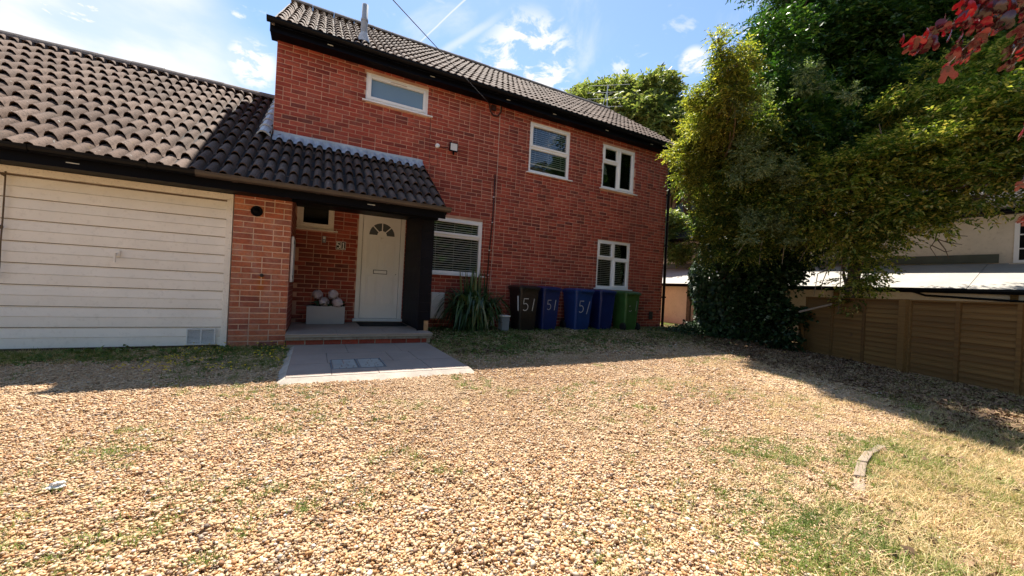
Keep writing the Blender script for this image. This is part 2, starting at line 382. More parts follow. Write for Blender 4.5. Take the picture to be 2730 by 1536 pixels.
M['flower'] = leaf_mat('hydrangea_petal', [(0, (.85, .74, .80)), (.5, (.95, .88, .90)), (1, (.80, .68, .80))], 0.25, 0.7, 0.2, (1, 1, 1))
M['mat'] = plain('doormat_rubber', (.012, .012, .012), 0.9, 0.3, 30, 0.5, 120)
M['wood_raw'] = plain('raw_timber', (.42, .24, .12), 0.8, 0.2, 8)
m, nt, b = mat_new('fence_timber')
v = wcoords(nt, (1, 1, 1)); oi = nt.nodes.new('ShaderNodeObjectInfo')
g = noise_n(nt, coords(nt, 'Object', (1.2, 40, 40)), 1.0, 5, 0.6)
c = ramp(nt, g, [(0.25, (.10, .050, .012)), (0.5, (.17, .092, .023)), (0.75, (.23, .13, .035))])
c = mixc(nt, math_n(nt, 'MULTIPLY', oi.outputs['Random'], 0.6), c, (.09, .042, .010))
kn = noise_n(nt, v, 5.5, 2, 0.4); c = mixc(nt, ramp(nt, kn, [(0.70, (0, 0, 0)), (0.76, (.8, .8, .8))]), c, (.09, .05, .02))
nt.links.new(c, b.inputs['Base Color']); b.inputs['Roughness'].default_value = 0.85; bump(nt, b, g, 0.4, 0.004); M['fence'] = m
M['render'] = plain('cream_render', (.70, .62, .50), 0.95, 0.1, 2, 0.3, 40, dirt=((.36, .29, .21), .35))
M['band'] = plain('green_grey_band', (.10, .11, .085), 0.7)
M['sheet_roof'] = plain('pale_roof_sheet', (.36, .335, .30), 0.75, 0.1, 2.0, 0.2, 30, dirt=((.32, .27, .18), .5))
M['slate'] = plain('pale_slate', (.34, .33, .33), 0.5, 0.15, 4, 0.2, 40, spec=0.5)
M['bark'] = plain('bark', (.14, .10, .07), 0.95, 0.3, 9, 0.8, 30)
M['bark_red'] = plain('bark_red', (.30, .15, .09), 0.95, 0.3, 9, 0.8, 30)
M['twig'] = plain('bare_twig', (.26, .21, .16), 0.9, 0.25, 12)
M['bin_black'] = plain('bin_black_plastic', (.012, .010, .010), 0.36, 0.3, 4, 0.05, spec=0.5, dirt=((.08, .065, .055), .4))
M['bin_blue'] = plain('bin_blue_plastic', (.006, .018, .10), 0.36, 0.2, 4, 0.05, spec=0.5, dirt=((.03, .045, .16), .3))
M['bin_blue2'] = plain('bin_blue_faded', (.008, .035, .15), 0.4, 0.2, 4, 0.05, spec=0.5, dirt=((.04, .07, .2), .3))
M['bin_green'] = plain('bin_green_plastic', (.045, .12, .028), 0.4, 0.2, 4, 0.05, spec=0.5, dirt=((.07, .10, .05), .3))
M['paint_mark'] = plain('white_paint_mark', (.62, .60, .58), 0.7, 0.2, 30, dirt=((.2, .2, .2), .4))
M['rubber'] = plain('rubber', (.012, .012, .012), 0.7)
M['caddy'] = plain('grey_tub', (.20, .22, .24), 0.45, 0.1, 4, 0.05)
M['cable_white'] = plain('cable_white', (.6, .5, .42), 0.6)
M['conduit'] = plain('conduit_brown', (.045, .018, .014), 0.5)
M['pipe_grey'] = plain('soil_pipe_grey', (.36, .37, .38), 0.45, 0.06, 4, 0.05)
M['edging'] = plain('edging_concrete', (.25, .19, .14), 0.95, 0.2, 8, 0.5, 60, dirt=((.2, .16, .12), .5))
M['chrome'] = plain('door_chrome', (.75, .74, .72), 0.25, 0.03, metal=0.7)
M['leaf_dark'] = leaf_mat('leaf_dark', [(0, (0.019, 0.052, 0.012)), (.35, (0.035, 0.090, 0.017)), (.7, (0.058, 0.131, 0.025)), (.93, (0.094, 0.174, 0.036)), (1, (0.189, 0.246, 0.072))], 0.36)
M['leaf_sunlit_gold'] = leaf_mat('leaf_sunlit_gold', [(0, (0.054, 0.095, 0.019)), (.35, (0.135, 0.162, 0.030)), (.7, (0.324, 0.311, 0.054)), (.92, (0.608, 0.540, 0.121)), (1, (0.567, 0.419, 0.135))], 0.55)  # sunlit gold painted into the leaf colours
M['leaf_olive'] = leaf_mat('leaf_olive', [(0, (0.054, 0.101, 0.019)), (.3, (0.135, 0.203, 0.034)), (.6, (0.284, 0.338, 0.061)), (.85, (0.567, 0.527, 0.149)), (1, (0.648, 0.486, 0.176))], 0.55)
M['leaf_shaded'] = leaf_mat('leaf_shaded', [(0, (0.033, 0.072, 0.017)), (.4, (0.075, 0.132, 0.027)), (.75, (0.150, 0.210, 0.042)), (.93, (0.375, 0.375, 0.090)), (1, (0.570, 0.480, 0.150))], 0.45)  # darker leaf colours carrying the shade of the lower crown
M['leaf_grey'] = leaf_mat('leaf_grey', [(0, (0.104, 0.156, 0.072)), (.5, (0.182, 0.247, 0.117)), (1, (0.325, 0.377, 0.208))], 0.35)
M['leaf_bright'] = leaf_mat('leaf_bright', [(0, (.07, .105, .025)), (.4, (.14, .19, .045)), (.8, (.24, .28, .075)), (1, (.32, .32, .11))], 0.5, tc=(1.1, 1.1, .7))
M['leaf_ivy'] = leaf_mat('leaf_ivy', [(0, (.010, .026, .009)), (.5, (.018, .046, .013)), (.9, (.032, .065, .019)), (1, (.10, .14, .07))], 0.2, 0.45, 0.25)
M['leaf_red'] = leaf_mat('leaf_red', [(0, (.025, .003, .007)), (.4, (.06, .004, .009)), (.75, (.13, .006, .011)), (1, (.035, .006, .014))], 0.25, 0.2, 0.8, (1.6, .5, .5))
M['blade'] = leaf_mat('strap_leaf', [(0, (.025, .06, .025)), (.5, (.05, .11, .04)), (.85, (.09, .16, .06)), (1, (.30, .28, .14))], 0.25, 0.35, 0.5)

# ------------------------------------------------------------------ ground
def gz(x, y):
    x = np.asarray(x, float); y = np.asarray(y, float)
    return 0.085*sst(y, 4.6, 6.9)*sst(x, 1.3, 2.1) + 0.012*(vnoise(x*1.3, y*1.3, 3)-0.5) - 0.006
def make_ground():
    gx = np.concatenate([[-400, -60, -20], np.linspace(-8, 15, 150), [25, 70, 400]])
    gy = np.concatenate([[-400, -60, -12], np.linspace(-3, 13, 110), [25, 70, 400]])
    X, Y = np.meshgrid(gx, gy); Z = gz(X, Y); n, mm = X.shape
    V = np.stack([X.ravel(), Y.ravel(), Z.ravel()], 1)
    i = np.arange(n*mm).reshape(n, mm)
    Fq = np.stack([i[:-1, :-1].ravel(), i[:-1, 1:].ravel(), i[1:, 1:].ravel(), i[1:, :-1].ravel()], 1)
    m, nt, b = mat_new('gravelly_ground'); v = wcoords(nt)
    vo = nt.nodes.new('ShaderNodeTexVoronoi'); vo.inputs['Scale'].default_value = 55; nt.links.new(v, vo.inputs['Vector'])
    cr = ramp(nt, vo.outputs['Color'], [(0, (.32, .20, .10)), (.4, (.46, .30, .15)), (.75, (.56, .40, .22)), (1, (.26, .18, .11))])
    n1 = noise_n(nt, v, 1.2, 5, 0.6); n2 = noise_n(nt, v, 30, 4, 0.7)
    soil = ramp(nt, n2, [(0.3, (.13, .08, .042)), (0.7, (.27, .175, .095))])
    c = mixc(nt, ramp(nt, n1, [(0.4, (.35, .35, .35)), (0.65, (.75, .75, .75))]), soil, cr)
    nt.links.new(c, b.inputs['Base Color']); b.inputs['Roughness'].default_value = 0.95; b.inputs['Specular IOR Level'].default_value = 0.15
    bump(nt, b, vo.outputs['Distance'], 0.6, 0.015)
    g = obj('ground', fast_mesh('ground', V, Fq, m, smooth=True)); tag(g, 'tan gravel forecourt and bare soil in front of the house', kind='structure')
make_ground()

# ------------------------------------------------------------------ bricks
def brick_template():
    """unit brick: x -0.5..0.5, front face at y=0, z -0.5..0.5 (scaled per brick)"""
    L_, H_ = 0.215, 0.062; c = 0.003
    fr = [(-L_/2+c, 0, -H_/2+c), (L_/2-c, 0, -H_/2+c), (L_/2-c, 0, H_/2-c), (-L_/2+c, 0, H_/2-c)]
    md = [(-L_/2, c, -H_/2), (L_/2, c, -H_/2), (L_/2, c, H_/2), (-L_/2, c, H_/2)]
    bk = [(x, 0.03, z) for (x, _, z) in md]
    V = np.array(fr+md+bk); Fq = [(0, 1, 2, 3)]
    for a in (0, 4):
        for i in range(4):
            j = (i+1) % 4; Fq.append((a+i, a+4+i, a+4+j, a+j))
    return V, np.array(Fq)
BV, BF = brick_template()
def lay_bricks(x0, x1, z0, z1, holes, header=0.14, seed=1):
    rs = random.Random(seed); out = []
    nc = int((z1-z0)/0.075+0.5)
    for k in range(nc):
        zc = z0+0.0375+k*0.075; x = x0-(0.1125 if k % 2 else 0.0)
        while x < x1-0.03:
            L_ = 0.225
            if rs.random() < header: L_ = 0.1125
            a, b = max(x, x0), min(x+L_, x1); x += L_
            segs = [(a, b)]
            for (hx0, hx1, hz0, hz1) in holes:
                if zc+0.034 < hz0 or zc-0.034 > hz1: continue
                ns = []
                for (p, q) in segs:
                    if q <= hx0 or p >= hx1: ns.append((p, q)); continue
                    if p < hx0: ns.append((p, hx0+0.01))
                    if q > hx1: ns.append((hx1-0.01, q))
                segs = ns
            for (p, q) in segs:
                if q-p > 0.045: out.append(((p+q)/2, zc, q-p-0.0125))
    return out
def place_bricks(lst, yface, parent, mat, score, nobj=300, seed=5):
    rs = random.Random(seed)
    lst = [(x, z, l, yface-0.004+rs.uniform(-0.0018, 0.0018), rs.uniform(-0.006, 0.006)) for (x, z, l) in lst]
    sco = [score(x, yface, z) for (x, z, *_r) in lst]
    order = sorted(range(len(lst)), key=lambda i: -sco[i]); top = set(i for i in order[:nobj] if sco[i] > 0)
    me = bpy.data.meshes.new('brick'); me.from_pydata([tuple(v) for v in BV], [], [tuple(f) for f in BF]); me.materials.append(mat); me.update()
    V = []; Fs = []; A = []; n = 0
    for i, (x, z, l, y, t) in enumerate(lst):
        if i in top:
            o = obj('brick', me, parent); o.location = (x, y, z); o.scale = (l/0.215, 1, 1); o.rotation_euler = (0, t, 0)
        else:
            ca, sa = math.cos(t), math.sin(t); vv = BV.copy(); vv[:, 0] *= l/0.215
            xx = vv[:, 0]*ca+vv[:, 2]*sa; zz = -vv[:, 0]*sa+vv[:, 2]*ca
            V.append(np.stack([xx+x, vv[:, 1]+y, zz+z], 1)); Fs.append(BF+n); n += len(BV); A.append(np.full(len(BF), rs.random()))
    if V:
        o = obj('brickwork', fast_mesh('brickwork', np.concatenate(V), np.concatenate(Fs), mat, {'rnd': np.concatenate(A)}), parent)
        o['kind'] = 'stuff'
def wall_grid(mb, x0, x1, z0, z1, y, holes, depth=0.11):
    xs = sorted(set([x0, x1]+[c for h in holes for c in h[:2] if x0 < c < x1])); zs = sorted(set([z0, z1]+[c for h in holes for c in h[2:] if z0 < c < z1]))
    for i in range(len(xs)-1):
        for j in range(len(zs)-1):
            xm, zm = (xs[i]+xs[i+1])/2, (zs[j]+zs[j+1])/2
            if any(h[0] < xm < h[1] and h[2] < zm < h[3] for h in holes): continue
            mb.quad((xs[i], y, zs[j]), (xs[i+1], y, zs[j]), (xs[i+1], y, zs[j+1]), (xs[i], y, zs[j+1]))
    for (a, b, c, d) in holes:
        c = max(c, z0)
        mb.quad((a, y, c), (a, y+depth, c), (a, y+depth, d), (a, y, d)); mb.quad((b, y, c), (b, y, d), (b, y+depth, d), (b, y+depth, c))
        mb.quad((a, y, d), (a, y+depth, d), (b, y+depth, d), (b, y, d)); mb.quad((a, y, c), (b, y, c), (b, y+depth, c), (a, y+depth, c))

# ------------------------------------------------------------------ roof tiles
GAU, TW = 0.39, 0.287
def tile_template(pan, crest):
    per = TW/2; prof = []
    base = [(0, 0), (.032, 0), (.040, .028), (.060, .050), (.088, .058), (.116, .050), (.136, .028)]
    for k in range(2): prof += [(x+per*k, h) for (x, h) in base]
    prof.append((TW, 0)); n = len(prof); Ln, th = 0.43, 0.013
    lf = lambda h: pan+(crest-pan)*(h/.058)
    V = [(x, 0.0, h+lf(h)) for (x, h) in prof]+[(x, Ln, h) for (x, h) in prof]+[(x, 0.0, h+lf(h)) for (x, h) in prof]+[(x, 0.004, h+lf(h)-th) for (x, h) in prof]
    Fq = [(i, i+1, n+i+1, n+i) for i in range(n-1)]+[(2*n+i+1, 2*n+i, 3*n+i, 3*n+i+1) for i in range(n-1)]
    return np.array(V, float), np.array(Fq)
TV, TF = tile_template(.014, .054); TVM, _tf = tile_template(.010, .030)
def lay_tiles(parent, mat, cells, origin, pitch, score, nobj=300, seed=3, TV=TV):
    """cells: (x_left, row); origin (y,z) of the eave; tiles run up the slope"""
    rs = random.Random(seed); c, s = math.cos(pitch), math.sin(pitch)
    me = bpy.data.meshes.new('roof_tile'); me.from_pydata([tuple(v) for v in TV], [], [tuple(f) for f in TF]); me.materials.append(mat)
    me.polygons.foreach_set('use_smooth', [i < 14 and i not in (0, 7) for i in range(len(TF))]); me.update()
    sco = [score(x, r) for (x, r) in cells]; order = sorted(range(len(cells)), key=lambda i: -sco[i]); top = set(order[:nobj])
    V = []; Fs = []; A = []; n = 0
    for i, (x, r) in enumerate(cells):
        v0 = r*GAU+rs.uniform(-.010, .010); dx = rs.uniform(-.004, .004); tw = rs.uniform(-.014, .014); dw = rs.uniform(0, .009)
        loc = np.array([x+dx, origin[0]+v0*c-dw*s, origin[1]+v0*s+dw*c])
        if i in top:
            o = obj('roof_tile', me, parent); o.location = loc; o.rotation_euler = (pitch, 0, tw)
        else:
            vv = TV; P = np.stack([vv[:, 0], vv[:, 1]*c-vv[:, 2]*s, vv[:, 1]*s+vv[:, 2]*c], 1)+loc
            V.append(P); Fs.append(TF+n); n += len(TV); A.append(np.full(len(TF), rs.random()))
    if V:
        o = obj('tiling', fast_mesh('tiling', np.concatenate(V), np.concatenate(Fs), mat, {'rnd': np.concatenate(A)}), parent); o['kind'] = 'stuff'
def ridge_tiles(parent, mat, x0, x1, y, z, rad=0.12, L_=0.45):
    x = x0; k = 0; mb0 = MB(); pr = []
    for t in range(9):
        a = math.pi*(0.02+0.96*t/8); pr.append((rad*math.cos(a), rad*math.sin(a)*0.95-0.03))
    for t in range(8, -1, -1):
        a = math.pi*(0.02+0.96*t/8); pr.append((rad*.86*math.cos(a), rad*.86*math.sin(a)*0.95-0.035))
    mb0.prism(pr, 'x', 0, L_-0.008); me = mb0.mesh('ridge_tile', mat)
    while x < x1-0.1:
        o = obj('ridge_tile', me, parent); o.location = (x, y, z+random.uniform(-.006, .006)); o.rotation_euler = (0, random.uniform(-.008, .008), random.uniform(-.006, .006)); x += L_
def gutter(parent, x0, x1, yb, z, mat, name='gutter', w=0.11, h=0.075):
    mb = MB(); pr = []
    for t in range(9):
        a = math.pi+math.pi*t/8; pr.append((yb-w/2+w/2*math.cos(a), z+h*math.sin(a)))
    for t in range(8, -1, -1):
        a = math.pi+math.pi*t/8; pr.append((yb-w/2+(w/2-.006)*math.cos(a), z+(h-.006)*math.sin(a)))
    mb.prism(pr, 'x', x0, x1); g = mb.build(name, mat, parent)
    br = MB()
    x = x0+0.35
    while x < x1:
        pr2 = [(yb-w/2+(w/2+.006)*math.cos(math.pi+math.pi*t/8), z+(h+.006)*math.sin(math.pi+math.pi*t/8)) for t in range(9)]
        pr2 += [(yb-w/2+(w/2)*math.cos(math.pi+math.pi*t/8), z+h*math.sin(math.pi+math.pi*t/8)) for t in range(8, -1, -1)]
        u = MB().prism(pr2, 'x', x, x+0.05).build('gutter_bracket', mat, g); x += 0.9
    return g

def cam_score(x, y, z): return 1.0/((x-0)**2+y**2+(z-CH)**2)

# ------------------------------------------------------------------ the brick house
YM = 7.35; XL, XR = -0.705, 8.48; YB = 13.35; ZE = 4.93
house = thing('brick_house', 'two storey red brick house with brown pantile roof and white windows', 'house', (XL, YM, 0))
house.location = (0, 0, 0)
W1 = (.667, 1.806, 4.204, 4.72); W2 = (4.086, 5.188, 3.553, 4.68); W3 = (6.172, 7.256, 3.547, 4.645)
W4 = (6.148, 7.244, 1.07, 2.272); LW = (1.90, 3.075, 1.176, 2.307); SW = (-.304, .269, 1.798, 2.36); DR = (.665, 1.493, .22, 2.30)
HOLES = [W1, W2, W3, W4, LW, SW, DR]
PM = R(36); EY, EZ = 7.03, 4.915; VM = 10*GAU+0.02
RYm, RZm = EY+VM*math.cos(PM), EZ+VM*math.sin(PM)
def build_house():
    mb = MB(); wall_grid(mb, XL, XR, -0.1, ZE, YM+0.003, HOLES)
    mb.build('mortar_wall', M['mortar'], house)
    sd = MB()
    for x in (XL, XR):
        sd.v += [(x, YM+.003, -.1), (x, 2*RYm-YM, -.1), (x, 2*RYm-YM, ZE), (x, RYm, RZm-.15), (x, YM+.003, ZE)]; b = len(sd.v)-5; sd.f.append((b, b+1, b+2, b+3, b+4))
    yb = 2*RYm-YM
    sd.quad((XL, yb, -.1), (XR, yb, -.1), (XR, yb, ZE), (XL, yb, ZE)); sd.quad((XL, YM, -.05), (XR, YM, -.05), (XR, yb, -.05), (XL, yb, -.05))
    sd.build('side_wall', M['gable'], house)
    MB().box(XL+.05, XR-.05, YM+.9, YM+.95, 0, ZE).build('inner_wall', M['inside'], house)
    MB().box(XL+.01, XR-.01, YM+.12, YM+.9, 2.42, 2.6).build('upper_floor', M['inside'], house)
    br = lay_bricks(XL, XR, 0.03, ZE+.02, HOLES, seed=11)
    vis = []
    for (x, z, l) in br:
        if x < 1.72 and 2.2 < z < 3.05: continue
        if x < -0.35 and z < 3.1: continue
        vis.append((x, z, l))
    def scr(x, y, z):
        if z < 0.95 and x > 1.9: return 0
        if x < 1.6 and z < 2.2: return 0.5*cam_score(x, y, z)
        return cam_score(x, y, z)
    place_bricks(vis, YM, house, M['brick'], scr)
    # eaves
    MB().box(-.79, 8.60, 7.09, 7.112, 4.78, 4.97).build('fascia', M['black'], house)
    MB().box(-.79, 8.60, 7.112, YM+.05, 4.80, 4.815).build('soffit', M['black'], house)
    for x in (0.02, 1.75, 3.35, 4.5, 6.0, 7.5):
        MB().box(x, x+.085, 7.085, 7.0895, 4.835, 4.846).build('soffit_vent', M['white_rough'], house)
    gutter(house, -.83, 8.62, 7.088, 4.955, M['gutter'])
    # roof
    roof = MB()
    th = 0.06
    for sgn in (1, -1):
        y0 = EY if sgn > 0 else 2*RYm-EY
        roof.quad((-.74, y0, EZ), (8.58, y0, EZ), (8.58, RYm, RZm), (-.74, RYm, RZm))
        roof.quad((-.74, y0, EZ-th), (-.74, RYm, RZm-th), (8.58, RYm, RZm-th), (8.58, y0, EZ-th))
        for x in (-.74, 8.58): roof.quad((x, y0, EZ-th), (x, RYm, RZm-th), (x, RYm, RZm), (x, y0, EZ))
    ro = roof.build('roof', M['deck'], house)
    nx = int((8.60+.755)/TW+.5); cells = [(-.755+TW*i, r) for i in range(nx) for r in range(10)]
    lay_tiles(ro, M['tile_main'], cells, (EY+.012, EZ), PM, lambda x, r: cam_score(x, EY+r*.3, 5+r*.22), 300, TV=TVM)
    ridge_tiles(ro, M['ridge'], -.76, 8.6, RYm, RZm+.04)
    # verge mortar at the left end
    MB().obox(((-.745), (EY+RYm)/2, (EZ+RZm)/2-.03), (1, 0, 0), (0, math.cos(PM), math.sin(PM)), (0, -math.sin(PM), math.cos(PM)), .02, VM/2, .035).build('verge', M['ridge'], ro)
    # flue pipe through the roof
    px, py = .62, 7.72; pz = EZ+(py-EY)*math.tan(PM)
    fp = MB().lathe([(.058, pz-.1), (.058, pz+.42)], (px, py, 0), seg=18).lathe([(.064, pz+.40), (.066, pz+.41), (.066, pz+.44), (.056, pz+.45), (.056, 6.13), (.050, 6.13), (.050, 5.9)], (px, py, 0), seg=18).build('vent_pipe', M['pipe_grey'], house, smooth=True)
    MB().lathe([(.12, pz-.02), (.10, pz+.06), (.062, pz+.17)], (px, py-.02, 0), seg=16).build('pipe_collar', M['lead_pale'], fp, smooth=True)
    # rain pipe on the right corner
    dp = MB().tube([(8.50, 7.05, 4.86), (8.50, 7.10, 4.72), (8.50, 7.30, 4.52), (8.50, 7.30, .05)], .036, 12).build('downpipe', M['gutter'], house, smooth=True)
    for z in (.9, 2.3, 3.7): MB().box(8.45, 8.55, 7.26, 7.345, z, z+.04).build('pipe_clip', M['gutter'], dp)
    # lead flashing over the porch roof
    return ro
main_roof = build_house()
def win(name, rect, bars, sashes, panes, blind=None, frame='white', sill=True, label=None, sillx=None):
    x0, x1, z0, z1 = rect; t = .062; yf = YM+.018; yb = YM+.085
    w = bpy.data.objects.new('window', None); COL.objects.link(w); w.parent = house
    if label: w['label'] = label
    fm = MB(); fm.box(x0, x0+t, yf, yb, z0, z1).box(x1-t, x1, yf, yb, z0, z1).box(x0+t, x1-t, yf, yb, z1-t, z1).box(x0+t, x1-t, yf, yb, z0, z0+t)
    for (a, b_, c, d) in bars: fm.box(a, b_, yf+.002, yb-.002, c, d)
    fm.build('frame', M[frame], w, bevel=.006)
    for (a, b_, c, d) in sashes:
        s = .05; sm = MB(); y0, y1 = yf-.016, yb-.02
        sm.box(a, a+s, y0, y1, c, d).box(b_-s, b_, y0, y1, c, d).box(a+s, b_-s, y0, y1, d-s, d).box(a+s, b_-s, y0, y1, c, c+s); sm.build('sash', M[frame], w, bevel=.006)
    for (a, b_, c, d, mt) in panes: MB().box(a, b_, YM+.05, YM+.056, c, d).build('pane', M[mt], w)
    if blind:
        for (a, b_, c, d, mt, kind) in blind:
            bm_ = MB()
            if kind == 'slats':
                z = d-.02
                while z > c+.01:
                    yy = YM+.085; bm_.v += [(a, yy-.010, z-.008), (b_, yy-.010, z-.008), (b_, yy+.010, z+.008), (a, yy+.010, z+.008)]; k = len(bm_.v)-4; bm_.f.append((k, k+1, k+2, k+3)); z -= .046
                for xx in (a+.15*(b_-a), a+.5*(b_-a), a+.85*(b_-a)): bm_.box(xx, xx+.004, YM+.072, YM+.074, c, d)
                bm_.box(a, b_, YM+.075, YM+.095, c-.012, c+.012)
            else: bm_.box(a, b_, YM+.088, YM+.092, c, d)
            bo = bm_.build('blind', M[mt], w)
    if sill:
        sx0, sx1 = sillx if sillx else (x0-.055, x1+.08)
        MB().prism([(YM-.062, z0-.028), (YM-.062, z0-.008), (YM+.05, z0+.004), (YM+.05, z0-.028)], 'x', sx0, sx1).build('sill', M[frame], w)
    return w
def simple_panes(a, b_, c, d, mt='glass'): return (a, b_, c, d, mt)
# upper obscured window
x0, x1, z0, z1 = W1
w = win('w', W1, [], [(x0+.045, x1-.045, z0+.045, z1-.045)], [(x0+.09, x1-.09, z0+.09, z1-.09, 'frost')], label='wide obscured glass window high above the porch')
MB().box(x0+.42, x1-.42, YM-.003, YM+.004, z1-.082, z1-.066).build('trickle_vent', M['cable_white'], w)
# tall two part window with blinds
x0, x1, z0, z1 = W2; zm = z0+(z1-z0)*.5
win('w', W2, [(x0+.062, x1-.062, zm-.035, zm+.035)], [(x0+.04, x1-.04, zm+.012, z1-.04)], [(x0+.06, x1-.06, z0+.06, zm-.03, 'glass'), (x0+.088, x1-.088, zm+.06, z1-.088, 'glass')],
    [(x0+.05, x1-.05, z0+.22, z1-.05, 'blind', 'slats')], label='upper window with slatted blind over two panes')
# upper three light window
x0, x1, z0, z1 = W3; xm = (x0+x1)/2; zt = z1-.42
win('w', W3, [(xm-.035, xm+.035, z0+.062, z1-.062), (x0+.062, xm-.035, zt-.035, zt+.035)], [(x0+.04, xm-.012, zt+.012, z1-.04), (xm+.012, x1-.04, z0+.04, z1-.04)],
    [(x0+.088, xm-.06, zt+.06, z1-.088, 'glass'), (x0+.06, xm-.03, z0+.06, zt-.03, 'glass'), (xm+.06, x1-.088, z0+.088, z1-.088, 'glass')],
    [(x0+.05, xm-.02, z0+.38, z1-.05, 'roller', 'sheet'), (xm+.02, x1-.05, z0+.45, z1-.05, 'roller', 'sheet')], label='upper casement window with half drawn roller blinds')
# lower right four light window
x0, x1, z0, z1 = W4; xm = (x0+x1)/2; zt = z1-.45
win('w', W4, [(xm-.035, xm+.035, z0+.062, z1-.062), (x0+.062, xm-.035, zt-.035, zt+.035), (xm+.035, x1-.062, zt-.035, zt+.035)], [(x0+.04, xm-.012, zt+.012, z1-.04), (xm+.012, x1-.04, z0+.04, zt-.012)],
    [(x0+.088, xm-.06, zt+.06, z1-.088, 'glass'), (xm+.03, x1-.06, zt+.03, z1-.06, 'glass'), (x0+.06, xm-.03, z0+.06, zt-.03, 'glass'), (xm+.06, x1-.088, z0+.088, zt-.06, 'glass')],
    [(x0+.05, x1-.05, z0+.05, z1-.05, 'blind', 'slats')], label='ground floor four light window behind the bins')
# ground floor window beside the porch
x0, x1, z0, z1 = LW; zt = z1-.36
win('w', LW, [(x0+.062, x1-.062, zt-.035, zt+.035)], [(x0+.04, x1-.04, zt+.012, z1-.04)], [(x0+.06, x1-.06, z0+.06, zt-.03, 'glass'), (x0+.088, x1-.088, zt+.06, z1-.088, 'glass')],
    [(x0+.05, x1-.05, z0+.05, z1-.05, 'blind_pale', 'slats')], label='ground floor window with pale slatted blind beside the porch')
# small porch window
x0, x1, z0, z1 = SW
win('w', SW, [], [(x0+.045, x1-.045, z0+.045, z1-.045)], [(x0+.09, x1-.09, z0+.09, z1-.09, 'glass')], frame='jamb', sillx=(x0-.055, x1+.06), label='small cream framed window under the porch roof')

